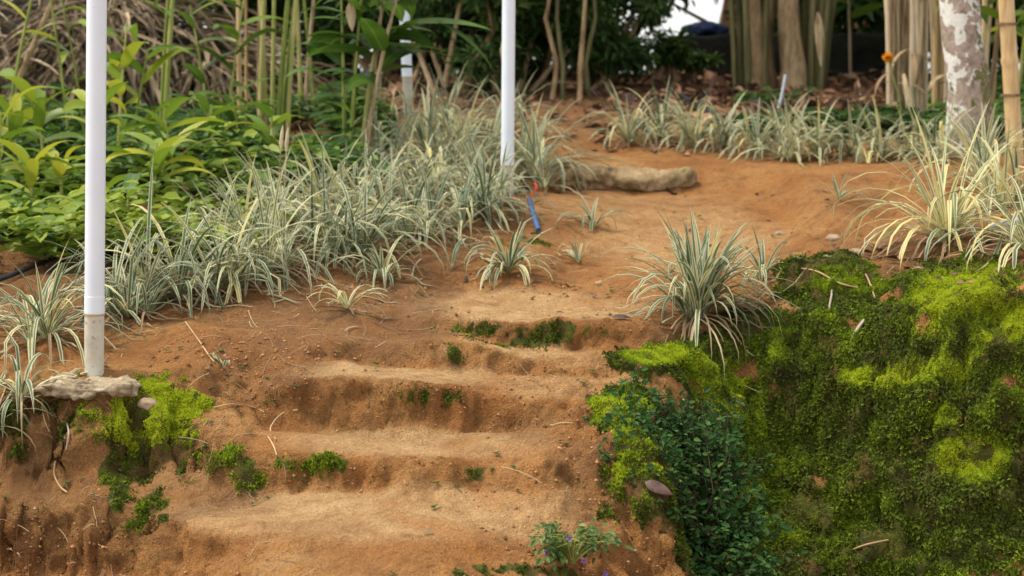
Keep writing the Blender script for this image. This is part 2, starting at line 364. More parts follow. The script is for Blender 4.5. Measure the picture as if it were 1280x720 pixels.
# ------------------------------------------------------------------ terrain
rows = [
 # below the frame, down to the foot of the stair
 dict(w=[(-7, -4, 0), (-3, -4, 0), (0, -4, 0), (3, -4, 0), (7, -4, 0)]),
 dict(w=[(-7, 3.4, 0.0), (-1, 3.5, 0.0), (0, 3.5, 0), (.5, 3.6, 0), (1, 4.4, -.02), (7, 4.6, -.02)]),
 dict(w=[(-7, 4.6, .16), (-1, 4.5, .15), (-.3, 4.25, .17), (.15, 4.3, .17), (.35, 4.6, .13), (.6, 5.1, .03), (1.5, 5.3, .02), (7, 5.3, .02)]),
 dict(p=[(-900, 740, 5.5), (-200, 735, 5.45), (0, 725, 5.4), (130, 725, 5.3), (230, 722, 5.02), (330, 722, 4.88), (480, 722, 4.82), (600, 722, 4.85), (670, 725, 4.92), (755, 735, 5.1)]),
 # left cut bank
 dict(p=[(-900, 640, 5.5), (0, 642, 5.45), (100, 640, 5.40), (190, 640, 5.33), (230, 652, 5.17)]),
 dict(p=[(-900, 600, 5.66), (0, 592, 5.6), (100, 592, 5.57), (200, 585, 5.56), (262, 604, 5.45)]),
 dict(p=[(-900, 480, 5.85), (0, 492, 5.74), (60, 494, 5.69), (170, 496, 5.67), (220, 510, 5.66), (262, 545, 5.58)]),
 dict(p=[(-900, 440, 6.05), (-100, 460, 5.9), (0, 468, 5.85), (115, 468, 5.8), (200, 468, 5.8), (290, 500, 5.75)]),
 # stair
 dict(p=[(230, 655, 5.15), (300, 662, 5.05), (400, 668, 5.0), (500, 672, 4.98), (600, 680, 5.0), (680, 690, 5.05), (752, 695, 5.13)]),
 dict(p=[(262, 620, 5.46), (300, 622, 5.43), (400, 616, 5.385), (500, 614, 5.37), (590, 608, 5.38), (660, 607, 5.35), (748, 615, 5.33)]),
 dict(p=[(275, 568, 5.52), (330, 562, 5.48), (400, 565, 5.42), (480, 575, 5.41), (560, 578, 5.42), (620, 580, 5.42), (690, 575, 5.38), (755, 572, 5.38)]),
 dict(p=[(310, 528, 5.79), (380, 536, 5.76), (450, 541, 5.75), (530, 543, 5.74), (600, 537, 5.73), (660, 531, 5.68), (745, 527, 5.60)]),
 dict(p=[(340, 478, 5.84), (385, 475, 5.8), (420, 468, 5.8), (500, 470, 5.78), (560, 480, 5.76), (610, 490, 5.74), (680, 500, 5.7), (750, 502, 5.67)]),
 dict(p=[(400, 450, 6.02), (450, 456, 6.05), (520, 463, 6.04), (600, 466, 6.01), (680, 471, 5.99), (760, 472, 5.97)]),
 dict(p=[(450, 424, 6.15), (510, 428, 6.08), (560, 428, 6.06), (620, 432, 6.04), (680, 445, 6.03), (750, 448, 6.02), (815, 440, 6.1)]),
 dict(p=[(545, 414, 6.36), (600, 424, 6.33), (680, 438, 6.31), (760, 438, 6.30), (805, 430, 6.30)]),
 dict(p=[(520, 393, 6.45), (560, 392, 6.38), (620, 397, 6.36), (700, 402, 6.34), (780, 406, 6.33), (820, 406, 6.4)]),
 dict(p=[(540, 374, 6.9), (620, 370, 6.95), (700, 368, 7.0), (790, 365, 7.0), (830, 362, 7.0)]),
 # left bank
 dict(p=[(-900, 380, 6.5), (0, 400, 6.4), (130, 410, 6.3), (230, 420, 6.15), (300, 428, 6.05), (350, 440, 6.0), (400, 440, 6.03)]),
 dict(p=[(-900, 320, 7.3), (0, 335, 7.2), (200, 345, 7.0), (330, 365, 6.7), (430, 378, 6.6), (495, 372, 6.75), (530, 362, 7.0)]),
 dict(p=[(-900, 250, 8.5), (0, 262, 8.4), (300, 268, 8.2), (440, 290, 7.8), (540, 305, 7.5), (600, 330, 7.25), (660, 345, 7.15), (690, 340, 7.3)]),
 dict(p=[(500, 240, 8.8), (600, 250, 8.5), (640, 252, 8.45), (690, 268, 8.2), (740, 290, 8.0), (755, 312, 7.75)]),
 dict(p=[(-900, 175, 10.5), (0, 180, 10.4), (300, 185, 10.2), (500, 190, 9.9), (600, 215, 9.3), (660, 225, 9.1), (690, 240, 8.95)]),
 # path above the stair
 dict(p=[(690, 348, 7.3), (800, 335, 7.4), (860, 332, 7.45), (930, 338, 7.3)]),
 dict(p=[(770, 290, 8.1), (900, 297, 8.0), (960, 300, 7.88)]),
 dict(p=[(1010, 308, 7.6), (975, 290, 8.05), (965, 262, 8.65), (935, 236, 9.12)]),
 dict(p=[(1085, 290, 7.58), (1040, 264, 7.93), (1018, 238, 8.45), (985, 213, 9.08), (900, 196, 9.72)]),
 dict(p=[(1100, 240, 8.3), (1050, 222, 8.75), (1010, 210, 9.25)]),
 dict(p=[(700, 243, 9.06), (790, 243, 9.06), (870, 241, 9.06), (920, 255, 8.75)]),
 dict(p=[(690, 215, 9.3), (790, 210, 9.3), (870, 210, 9.35), (915, 215, 9.35)]),
 dict(p=[(700, 175, 10.2), (800, 185, 10.0), (900, 192, 9.8), (1000, 202, 9.6), (1100, 200, 9.5), (1200, 192, 9.5), (1280, 200, 9.2), (2000, 180, 9.4)]),
 # right bank, top
 dict(p=[(830, 408, 6.5), (870, 402, 6.55), (930, 378, 6.7), (985, 346, 6.72), (1040, 334, 6.7), (1090, 338, 6.6), (1140, 352, 6.35), (1200, 352, 6.25), (1280, 338, 6.15), (1900, 300, 6.2)]),
 dict(p=[(940, 345, 7.1), (1000, 320, 7.2), (1100, 300, 7.2), (1200, 295, 7.0), (1280, 280, 7.0), (1900, 260, 7.0)]),
 dict(p=[(1060, 262, 8.1), (1120, 255, 8.2), (1200, 245, 8.2), (1280, 240, 8.1), (1900, 220, 8.1)]),
 # mossy face
 dict(p=[(838, 450, 6.2), (880, 440, 6.38), (940, 415, 6.5), (990, 395, 6.5), (1060, 400, 6.38), (1110, 395, 6.25), (1160, 392, 6.12), (1230, 375, 6.02), (1290, 352, 6.0), (1900, 320, 6.0)]),
 dict(p=[(858, 500, 6.13), (900, 490, 6.28), (960, 475, 6.36), (1050, 468, 6.26), (1140, 478, 6.0), (1180, 490, 5.98), (1280, 470, 5.9), (1900, 450, 5.9)]),
 dict(p=[(872, 580, 6.12), (915, 575, 6.34), (960, 570, 6.34), (1050, 570, 6.20), (1130, 570, 6.0), (1215, 575, 5.84), (1290, 580, 5.82), (1900, 560, 5.8)]),
 dict(p=[(875, 700, 5.86), (950, 680, 6.12), (1050, 660, 5.98), (1150, 665, 5.86), (1290, 670, 5.72), (1900, 670, 5.7)]),
 dict(p=[(850, 762, 5.55), (880, 760, 5.68), (950, 750, 5.85), (1050, 745, 5.82), (1150, 742, 5.74), (1290, 735, 5.6), (1900, 735, 5.55)]),
 dict(p=[(1050, 452, 6.27), (1075, 455, 6.16), (1110, 462, 6.09), (1150, 482, 6.05), (1175, 478, 6.03), (1200, 440, 6.0)]),
 dict(p=[(1060, 488, 6.25), (1090, 492, 6.18), (1125, 502, 6.12), (1160, 520, 6.05)]),
 dict(p=[(1170, 518, 5.98), (1195, 522, 5.93), (1205, 530, 5.95)]),
 dict(p=[(1175, 545, 5.98), (1200, 548, 5.97)]),
 # edge of the stair and its mossy boulder
 dict(p=[(818, 452, 6.05), (800, 475, 5.9), (790, 500, 5.72), (790, 525, 5.56), (805, 545, 5.48), (825, 575, 5.43), (828, 605, 5.36), (800, 640, 5.25), (770, 665, 5.2), (765, 700, 5.15)]),
 dict(p=[(850, 475, 6.1), (836, 515, 5.9), (835, 545, 5.7), (842, 590, 5.52), (845, 650, 5.42), (815, 690, 5.3), (790, 730, 5.22)]),
 # far ground
 dict(p=[(-900, 120, 12.5), (0, 130, 12.3), (300, 135, 12.2), (520, 140, 11.1), (620, 150, 11.0), (700, 152, 11.0), (745, 152, 11.0), (850, 150, 11.0), (1000, 155, 10.9), (1280, 155, 10.8), (2000, 150, 10.8)]),
 dict(p=[(-900, 105, 14), (0, 110, 14), (700, 112, 13), (850, 112, 12.8), (1000, 112, 12.8), (1280, 130, 12.5), (2000, 130, 12.5)]),
 dict(w=[(-12, 15.0, 1.70), (-4, 15, 1.70), (0, 15.0, 1.70), (3, 15, 1.70), (12, 15.0, 1.66)]),
 dict(w=[(-40, 60.0, 1.75), (0, 60.0, 1.75), (40, 60, 1.75)]),
 dict(w=[(-40, -4, 0), (-40, 4, .1), (-40, 8, 1.0), (-40, 15, 1.7), (-40, 60, 1.75)]),
 dict(w=[(40, -4, 0), (40, 4, 0), (40, 8, 1.1), (40, 15, 1.7), (40, 60, 1.75)]),
]
pts = []
for rw in rows:
    L = [Vector(q) for q in rw['w']] if 'w' in rw else [P(*q) for q in rw['p']]
    step = .03 if 'p' in rw else .8
    for a, b in zip(L, L[1:]):
        n = max(1, int((b - a).length / step))
        if n > 90: n = 90
        for i in range(n): pts.append(a.lerp(b, i / n))
    pts.append(L[-1])
keep = []; seen = set()
for q in pts:
    k = (round(q.x * 90), round(q.y * 90))
    if k in seen: continue
    seen.add(k); keep.append(q)
cdt = delaunay_2d_cdt([Vector((q.x, q.y)) for q in keep], [], [], 0, 1e-5)
cv, cf, orig = cdt[0], cdt[2], cdt[3]
cz = [keep[o[0]].z for o in orig]

def axis(segs):
    out = [segs[0][0]]
    for a, b, d0, d1 in segs:
        x = a
        while x < b - 1e-6:
            t = (x - a) / (b - a); x = min(b, x + d0 + (d1 - d0) * t); out.append(x)
    return np.array(out)
gx = axis([(-40, -6, 6, .5), (-6, -2.2, .3, .05), (-2.2, -1.6, .04, .0105), (-1.6, 1.75, .0105, .0105), (1.75, 2.4, .0105, .05), (2.4, 6, .05, .3), (6, 40, .5, 6)])
gy = axis([(-4, 3.4, .6, .3), (3.4, 4.6, .1, .012), (4.6, 6.7, .0085, .0085), (6.7, 9.5, .01, .025), (9.5, 15, .025, .08), (15, 60, .1, 5)])
nx, ny = len(gx), len(gy)
X, Y = np.meshgrid(gx, gy, indexing='ij')
# fluting and unevenness: sample the control surface at warped places
warp_n = fbm(X * 9, Y * 2.5, X * 0, 3, 3)
def interp(Xq, Yq):
    Z = np.full(Xq.shape, np.nan)
    for f in cf:
        (x0, y0), (x1, y1), (x2, y2) = [cv[i] for i in f]; z0, z1, z2 = [cz[i] for i in f]
        i0 = np.searchsorted(gx, min(x0, x1, x2) - .0); i1 = np.searchsorted(gx, max(x0, x1, x2), 'right')
        j0 = np.searchsorted(gy, min(y0, y1, y2)); j1 = np.searchsorted(gy, max(y0, y1, y2), 'right')
        if i1 <= i0 or j1 <= j0: continue
        den = (y1 - y2) * (x0 - x2) + (x2 - x1) * (y0 - y2)
        if abs(den) < 1e-12: continue
        xx, yy = Xq[i0:i1, j0:j1], Yq[i0:i1, j0:j1]
        a = ((y1 - y2) * (xx - x2) + (x2 - x1) * (yy - y2)) / den
        b = ((y2 - y0) * (xx - x2) + (x0 - x2) * (yy - y2)) / den
        c = 1 - a - b
        msk = (a >= -1e-6) & (b >= -1e-6) & (c >= -1e-6)
        z = a * z0 + b * z1 + c * z2
        sub = Z[i0:i1, j0:j1]; sub[msk] = z[msk]
    return Z
Z = interp(X, Y)
bad = np.isnan(Z)
while bad.any():
    for s in ((1, 0), (-1, 0), (0, 1), (0, -1)):
        sh = np.roll(Z, s, (0, 1)); f = np.isnan(Z) & ~np.isnan(sh); Z[f] = sh[f]
    nb = np.isnan(Z)
    if nb.sum() == bad.sum(): Z[nb] = 0; break
    bad = nb
def smooth(Z, k):
    for _ in range(k):
        for ax in (0, 1):
            Zp = np.concatenate([np.take(Z, [0], ax), Z, np.take(Z, [-1], ax)], ax)
            n = Z.shape[ax]
            Z = .25 * np.take(Zp, range(0, n), ax) + .5 * np.take(Zp, range(1, n + 1), ax) + .25 * np.take(Zp, range(2, n + 2), ax)
    return Z
Z = smooth(Z, 3)
# shift along y (bilinear in y only) to make the flutes
slope = np.hypot(np.gradient(Z, gx, axis=0), np.gradient(Z, gy, axis=1))
steep = np.clip((smooth(slope, 4) - .5) / 1.0, 0, 1)
near = np.clip((9 - Y) / 2, 0, 1) * np.clip((Y - 4) / .6, 0, 1)
left_cut = np.clip((-.75 - X) / .2, 0, 1)
yy = Y + (warp_n * (.016 + .03 * left_cut) + .034 * fbm(X * 4.5, Y * 3, X * 0, 3, 8)) * near
Z2 = np.empty_like(Z)
for i in range(nx): Z2[i] = np.interp(yy[i], gy, Z[i])
Z = Z2

PX, PY = project(X, np.maximum(Y, .5), Z)
def ell(list_):
    m = np.zeros_like(X)
    for cx, cy, rx, ry, s, y0, y1 in list_:
        d = ((PX - cx) / rx) ** 2 + ((PY - cy) / ry) ** 2
        v = s * np.clip(1.5 - d, 0, 1) * (Y > y0) * (Y < y1)
        m = np.maximum(m, v)
    return m
moss = ell([(1090, 580, 280, 190, 1, 5.3, 6.8), (1200, 420, 130, 90, 1, 5.3, 6.8), (1045, 362, 75, 36, .95, 6, 7), (950, 460, 90, 70, .9, 5.9, 6.8),
            (900, 640, 60, 130, .75, 5.2, 6.6), (820, 447, 55, 22, .85, 5.8, 6.6), (806, 580, 36, 62, 1.2, 5, 5.9), (770, 512, 42, 26, .95, 5.3, 6.1), (765, 620, 20, 40, .6, 5, 5.6),
            (200, 522, 62, 46, 1.1, 5.3, 5.9), (95, 528, 55, 26, .75, 5.3, 5.9), (240, 560, 55, 34, .75, 5.3, 5.8), (395, 578, 68, 13, .62, 5.3, 5.7), (300, 588, 46, 18, .62, 5.3, 5.7), (165, 615, 40, 50, .4, 5.2, 5.6),
            (655, 418, 100, 13, .42, 6.1, 6.5), (548, 497, 42, 9, .5, 5.6, 5.9), (460, 490, 40, 7, .42, 5.6, 5.9), (600, 592, 50, 10, .38, 5.2, 5.6),
            (640, 718, 70, 14, .45, 4.7, 5.2), (660, 300, 30, 10, .45, 7, 8.6), (560, 445, 30, 10, .4, 5.8, 6.2), (25, 540, 30, 30, .5, 5.3, 5.9)])
mn = fbm(X * 7, Y * 7, Z * 7, 4, 40)
mn2 = fbm(X * 22, Y * 22, Z * 22, 3, 44)
small = np.clip((.62 - X) / .2, 0, 1)
moss = moss * (1 - .6 * ell([(1165, 412, 30, 20, .9, 5, 7), (1015, 432, 34, 16, 1, 5, 7), (930, 455, 20, 26, .8, 5, 7), (1040, 625, 36, 40, .6, 5, 7), (985, 500, 30, 24, .5, 5, 7), (1090, 545, 40, 20, .5, 5, 7), (1110, 640, 20, 40, .5, 5, 7)]))
moss = moss * (1 - ell([(112, 478, 62, 16, 1, 5.5, 6)]))
moss = np.clip(moss + (mn * (.42 + .15 * small) + mn2 * (.35 * small + .3)) * (moss > .02) - .08 - .02 * small, 0, 1)
worn = ell([(500, 640, 270, 36, 1, 4.8, 5.45), (520, 553, 150, 20, 1, 5.3, 5.75), (500, 466, 130, 16, 1, 5.7, 6), (620, 440, 120, 12, .9, 5.9, 6.3), (660, 385, 140, 22, 1, 6.3, 7.1),
            (850, 300, 120, 40, .6, 6.9, 8.6), (300, 650, 90, 30, .7, 4.8, 5.5), (780, 260, 130, 18, .4, 8, 9.1), (700, 470, 80, 30, .6, 5.7, 6.1)])
worn = worn * np.clip(1.3 - slope * 1.2, .1, 1)
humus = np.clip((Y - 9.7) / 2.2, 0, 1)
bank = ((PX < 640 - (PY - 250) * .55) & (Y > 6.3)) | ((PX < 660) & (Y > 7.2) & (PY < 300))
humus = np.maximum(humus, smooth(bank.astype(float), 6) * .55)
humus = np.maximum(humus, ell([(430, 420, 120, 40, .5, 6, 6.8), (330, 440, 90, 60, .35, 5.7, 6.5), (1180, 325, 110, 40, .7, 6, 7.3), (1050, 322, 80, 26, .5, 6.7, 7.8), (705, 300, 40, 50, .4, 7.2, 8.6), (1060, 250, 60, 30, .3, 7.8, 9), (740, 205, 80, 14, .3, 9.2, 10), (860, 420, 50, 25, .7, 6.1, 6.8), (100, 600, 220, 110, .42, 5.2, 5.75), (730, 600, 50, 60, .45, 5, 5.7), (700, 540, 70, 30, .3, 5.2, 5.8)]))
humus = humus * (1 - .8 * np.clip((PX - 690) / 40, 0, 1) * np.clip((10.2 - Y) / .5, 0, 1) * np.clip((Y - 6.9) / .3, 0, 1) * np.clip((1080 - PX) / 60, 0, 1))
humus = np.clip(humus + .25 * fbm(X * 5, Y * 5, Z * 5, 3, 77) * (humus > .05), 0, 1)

# displacement along the normal
gxn, gyn = np.gradient(Z, gx, axis=0), np.gradient(Z, gy, axis=1)
ln = np.sqrt(gxn ** 2 + gyn ** 2 + 1); NX, NY, NZ = -gxn / ln, -gyn / ln, 1 / ln
det = np.clip((11 - Y) / 3, .15, 1) * np.clip((Y - 3.5) / 1, 0, 1)
a1 = fbm(X * 5, Y * 5, Z * 5, 4, 1)
a2 = fbm(X * 19, Y * 19, Z * 14, 4, 21)
rid = 1 - np.abs(fbm(X * 11, Y * 11, Z * 8, 3, 55))
bil = np.abs(fbm(X * 11, Y * 11, Z * 11, 3, 90))
stp = np.clip(slope - .25, 0, 1)
flat = worn
D = a1 * .018 * (1 - .3 * flat) + a2 * (.003 + .013 * stp) * (1 - .2 * flat) + (rid - .7) * .022 * stp
D = D * det + moss * det * (((bil - .25) * .018 + a2 * .006 + (np.abs(fbm(X * 3, Y * 3, Z * 3, 3, 91)) - .3) * .075) * np.clip((X - .45) / .2, .12, 1) + .004 + a2 * .003)
D = D + left_cut * stp * near * (.05 * fbm(X * 20, Y * 5, Z * 2.5, 4, 66, .6) + .012 * fbm(X * 30, Y * 30, Z * 40, 2, 68))
D = D + near * (1 - moss) * np.clip(PX - 640, 0, 90) / 90 * (PX < 860) * (Y < 5.9) * .024 * fbm(X * 22, Y * 22, Z * 22, 4, 69)
X3, Y3, Z3 = X + NX * D, Y + NY * D, Z + NZ * D
V = np.stack([X3, Y3, Z3], -1).reshape(-1, 3)
ii, jj = np.meshgrid(np.arange(nx - 1), np.arange(ny - 1), indexing='ij')
i0 = (ii * ny + jj).ravel(); F = np.stack([i0, i0 + ny, i0 + ny + 1, i0 + 1], -1)
ground = np_mesh('ground', V, F, M['soil'], smooth=True)
ground['kind'] = 'structure'
algae = np.clip((slope - .45) * 1.2, 0, 1) * np.clip(.5 + 1.1 * fbm(X * 6, Y * 6, Z * 6, 3, 93), 0, 1) * (Y < 9) * (Y > 4.3)
for nm, arr in (('moss', moss), ('worn', worn), ('humus', humus), ('algae', algae)):
    a = ground.data.attributes.new(nm, 'FLOAT', 'POINT'); a.data.foreach_set('value', arr.ravel().astype(np.float32))
BV = BVHTree.FromPolygons([tuple(v) for v in V], F.tolist(), all_triangles=False)

def gz(x, y):
    h = BV.ray_cast(Vector((x, y, 6)), Vector((0, 0, -1)))
    return h[0].z if h[0] is not None else None
def hit(px, py):
    h = BV.ray_cast(CAM, ray(px, py).normalized())
    return h[0], h[1]
def gpt(px, Yd):
    x = (px - 640) / FPX * Yd / CT
    return Vector((x, Yd, gz(x, Yd)))

# ------------------------------------------------------------------ camera, light
cam = bpy.data.cameras.new('camera'); co = bpy.data.objects.new('camera', cam); C.objects.link(co)
co.location = CAM; co.rotation_euler = (math.pi / 2 - PITCH, 0, 0)
cam.sensor_width = 36; cam.lens = FPX / 1280 * 36; cam.clip_end = 500; cam.clip_start = .05
cam.dof.use_dof = True; cam.dof.focus_distance = 5.8; cam.dof.aperture_fstop = 3.8; cam.dof.aperture_blades = 0
bpy.context.scene.camera = co
sd = Vector((-.42, .02, .88)).normalized()
sl = bpy.data.lights.new('sun', 'SUN'); so = bpy.data.objects.new('sun', sl); C.objects.link(so)
sl.energy = 1.5; sl.angle = R(10); sl.color = (1, .87, .68)
so.rotation_euler = sd.to_track_quat('Z', 'Y').to_euler(); so.location = (0, 0, 20)
w = bpy.data.worlds.new('World'); bpy.context.scene.world = w; w.use_nodes = True
nt = w.node_tree; nt.nodes.clear()
sky = nt.nodes.new('ShaderNodeTexSky'); sky.sky_type = 'NISHITA'; sky.sun_disc = False
sky.sun_elevation = math.asin(sd.z); sky.sun_rotation = math.atan2(sd.x, sd.y); sky.dust_density = 1.5
hs = nt.nodes.new('ShaderNodeHueSaturation'); hs.inputs['Saturation'].default_value = .12
bg = nt.nodes.new('ShaderNodeBackground'); bg.inputs['Strength'].default_value = .15
wo = nt.nodes.new('ShaderNodeOutputWorld')
nt.links.new(sky.outputs[0], hs.inputs['Color']); nt.links.new(hs.outputs[0], bg.inputs[0]); nt.links.new(bg.outputs[0], wo.inputs[0])
vs = bpy.context.scene.view_settings
vs.view_transform = 'Standard'; vs.look = 'None'; vs.gamma = 1; vs.use_curve_mapping = False; vs.exposure = 1.15
bpy.context.scene.cycles.max_bounces = 6; bpy.context.scene.cycles.transparent_max_bounces = 4
bpy.context.scene.cycles.use_denoising = True

# ------------------------------------------------------------------ scatter helpers
def noise1(v, s, seed): return fbm(v[:, 0] * s, v[:, 1] * s, v[:, 2] * s, 3, seed)

Vg = V; Fg = F
fc = (Vg[Fg[:, 0]] + Vg[Fg[:, 1]] + Vg[Fg[:, 2]] + Vg[Fg[:, 3]]) / 4
fn = np.cross(Vg[Fg[:, 2]] - Vg[Fg[:, 0]], Vg[Fg[:, 3]] - Vg[Fg[:, 1]]); fa = np.linalg.norm(fn, axis=1) / 2
fn = fn / np.maximum(2 * fa, 1e-12)[:, None]
fpx, fpy = project(fc[:, 0], np.maximum(fc[:, 1], .5), fc[:, 2])
fmoss = moss.ravel()[Fg].mean(1); fhum = humus.ravel()[Fg].mean(1); fworn = worn.ravel()[Fg].mean(1)
inview = (fpx > -150) & (fpx < 1430) & (fpy < 800)

def pick(weight, n):
    p = np.cumsum(weight * fa); idx = np.searchsorted(p, NP.random(n) * p[-1])
    idx = np.minimum(idx, len(Fg) - 1); q = Vg[Fg[idx]]
    a, b = NP.random((n, 1)), NP.random((n, 1))
    pos = (q[:, 0] * (1 - a) + q[:, 1] * a) * (1 - b) + (q[:, 3] * (1 - a) + q[:, 2] * a) * b
    return idx, pos, fn[idx]

def unit(v): return v / np.maximum(np.linalg.norm(v, axis=1), 1e-9)[:, None]

def leaf_quads(pos, axis, nrm, L, W, r, bend=.25, pts=6):
    """small pointed leaves: six corners, two quads folded along the midrib"""
    n = len(pos); axis = unit(axis); s = unit(np.cross(axis, nrm)); m = unit(np.cross(s, axis))
    L = np.broadcast_to(L, n)[:, None]; W = np.broadcast_to(W, n)[:, None]
    v0 = pos; vm = pos + axis * L * .5 - m * 0; tip = pos + axis * L - m * L * bend
    l1 = pos + axis * L * .42 + s * W * .5 + m * W * .18; r1 = pos + axis * L * .42 - s * W * .5 + m * W * .18
    VV = np.stack([v0, r1, tip, l1], 1).reshape(-1, 3)
    b = np.arange(n)[:, None] * 4
    FF = np.concatenate([b + np.array([[0, 1, 2]]), b + np.array([[0, 2, 3]])], 1).reshape(-1, 3)
    uv = np.tile(np.array([[.5, 0], [1, .4], [.5, 1], [0, .4]]), (n, 1))
    return VV, FF, np.repeat(r, 4), uv

def ovate_quads(pos, axis, nrm, L, W, r, bend=.25):
    """rounded leaves: a narrow base, two shoulders each side and a drooping tip, folded on the midrib"""
    n = len(pos); axis = unit(axis); s = unit(np.cross(axis, nrm)); m = unit(np.cross(s, axis))
    L = np.broadcast_to(L, n)[:, None]; W = np.broadcast_to(W, n)[:, None]
    v = [pos, pos + axis * L * .22 - s * W * .42 + m * W * .16, pos + axis * L * .62 - s * W * .40 + m * W * .12 - m * L * bend * .35, pos + axis * L - m * L * bend,
         pos + axis * L * .62 + s * W * .40 + m * W * .12 - m * L * bend * .35, pos + axis * L * .22 + s * W * .42 + m * W * .16]
    b = np.arange(n)[:, None] * 6
    FF = np.concatenate([b + np.array([[0, 1, 2, 3]]), b + np.array([[0, 3, 4, 5]])], 1).reshape(-1, 4)
    uv = np.tile(np.array([[.5, 0], [1, .25], [.95, .65], [.5, 1], [.05, .65], [0, .25]]), (n, 1))
    return np.stack(v, 1).reshape(-1, 3), FF, np.repeat(r, 6), uv

def join(parts):
    V, F, RR, U = [], [], [], []; o = 0
    for v, f, r, u in parts:
        V.append(v); F.append(f + o); RR.append(r); U.append(u); o += len(v)
    return np.concatenate(V), np.concatenate(F), np.concatenate(RR), np.concatenate(U)

def parented(o, t, part=None):
    o.data.transform(Matrix.Translation(-t.location)); o.parent = part or t; return o

def rnd_unit(n):
    return unit(NP.normal(size=(n, 3)))

# ------------------------------------------------------------------ moss (nobody could count it)
bright = np.zeros(len(fc))
for cx, cy, rx, ry, s in [(1225, 385, 85, 48, .62), (1185, 440, 50, 40, .5), (1105, 470, 52, 15, .7), (1215, 572, 46, 28, .55), (1260, 470, 60, 60, .22), (1250, 365, 60, 25, .45), (800, 575, 40, 55, .3), (190, 515, 85, 45, .5),
                          (775, 512, 40, 22, .4), (820, 443, 40, 14, .5), (940, 545, 70, 60, .18), (1055, 350, 60, 18, .3), (1000, 420, 60, 40, .25), (900, 480, 40, 50, .3), (1180, 520, 25, 15, .3), (960, 650, 50, 40, .1)]:
    bright = np.maximum(bright, s * np.clip(1.6 - ((fpx - cx) / rx) ** 2 - ((fpy - cy) / ry) ** 2, 0, 1))
mpatch = noise1(fc, 5, 301); mpatch2 = noise1(fc, 17, 311); mpatch3 = noise1(fc, 40, 317)
fhue = np.clip(.25 + bright * (1.5 + .3 * mpatch2) + .20 * noise1(fc, 2.2, 303) + .14 * mpatch + .15 * mpatch2 + .12 * mpatch3, .02, 1)
cover = np.clip((fmoss - .26) * 3, 0, 1) * np.clip(.62 + 1.1 * mpatch2 + .8 * mpatch + .9 * mpatch3 + bright * 1.6, 0.02, 1.2)
cover_l = np.clip((fmoss - .10) * 1.8, 0, 1) * np.clip(.3 + 1.4 * mpatch3 + .7 * mpatch2 + bright * 1.5, 0, 1)
def moss_object(name, label, region, n, size, cov=None):
    w8 = (cover if cov is None else cov) * region * inview
    idx, pos, nn = pick(w8, n)
    up = unit(nn * .8 + rnd_unit(n) * .95 + np.array([[0, 0, .35]]))
    side = unit(np.cross(up, rnd_unit(n)))
    sz = size * (.6 + .9 * NP.random(n)) * (1 + .5 * mpatch2[idx]) * (1 - .28 * np.clip(bright[idx] * 1.8, 0, 1))
    r = np.clip(fhue[idx] + NP.normal(0, .17, n), 0, 1)
    VV, FF, rr, uv = leaf_quads(pos - nn * .002, up, side, sz, sz * .5, r, .25)
    o = np_mesh(name, VV, FF, M['moss'], rr, uv)
    tag(o, label, 'moss', None, 'stuff')
rightp = (fpx > 868) | ((fc[:, 1] > 6.05) & (fpx > 700))
edge = (~rightp) & (fpx > 690)
moss_object('moss', 'thick green moss carpeting the steep earth bank on the right', rightp * (1 + 3 * bright), 360000, .0095)
moss_object('moss', 'bright moss on the rounded clod at the stair edge beside the dark shrub', edge * 1.0, 36000, .010)
moss_object('moss', 'yellow green moss on the soil under the concrete footing and stair risers', ((~rightp) & (~edge)) * (1 + bright * 2), 38000, .0082, cover_l)

# creeping leaves and liverwort over the bank
w8 = np.clip((fmoss - .3) * 3, 0, 1) * (fpx > 860) * np.clip(.4 - bright + mpatch, 0, 1) * inview
idx, pos, nn = pick(w8, 26000)
ax = unit(nn * .5 + rnd_unit(len(pos)) * .9 + np.array([[0, -.2, -.25]]))
rr = np.clip(.25 + .25 * NP.random(len(pos)) + .25 * mpatch2[idx], 0, .8)
VV, FF, r4, uv = leaf_quads(pos + nn * .004, ax, nn + .3 * rnd_unit(len(pos)), .011 + .008 * NP.random(len(pos)), .008 + .004 * NP.random(len(pos)), rr)
o = np_mesh('creeping_leaves', VV, FF, M['moss'], r4, uv); tag(o, 'tiny creeping olive leaves spread over the mossy bank', 'ground cover', None, 'stuff')

# soil crumbs and fine dead roots
def crumbs(name, label, weight, n, s0, s1, mtl):
    idx, pos, nn = pick(weight, n)
    s = (s0 + (s1 - s0) * NP.random(n) ** 3)[:, None, None]
    octa = np.array([[1, 0, 0], [-1, 0, 0], [0, 1, 0], [0, -1, 0], [0, 0, 1], [0, 0, -1]], float)
    of = np.array([[0, 2, 4], [2, 1, 4], [1, 3, 4], [3, 0, 4], [2, 0, 5], [1, 2, 5], [3, 1, 5], [0, 3, 5]])
    VV = (octa[None] * (.6 + .8 * NP.random((n, 6, 1))) * s + pos[:, None] + nn[:, None] * s * .3).reshape(-1, 3)
    FF = (np.arange(n)[:, None, None] * 6 + of[None]).reshape(-1, 3)
    o = np_mesh(name, VV, FF, mtl, np.repeat(NP.random(n), 6)); tag(o, label, 'soil', None, 'stuff'); return o
m_, nt_ = mat('soil_crumb'); r_ = attr(nt_, 'rnd'); output(nt_, ramp(nt_, r_, [(0, (.12, .06, .03)), (.5, (.32, .16, .07)), (.95, (.45, .23, .10)), (1, (.50, .36, .24))]), .95, None, .1); M['crumb'] = m_
crumbs('soil_crumbs', 'loose red soil crumbs lying on the steps and bank', inview * (fc[:, 1] < 8) * (fmoss < .4) * np.clip(.15 + noise1(fc, 3, 401), 0, 1) ** 1.5 * (1.2 - fworn * .9), 5200, .0015, .0075, M['crumb'])

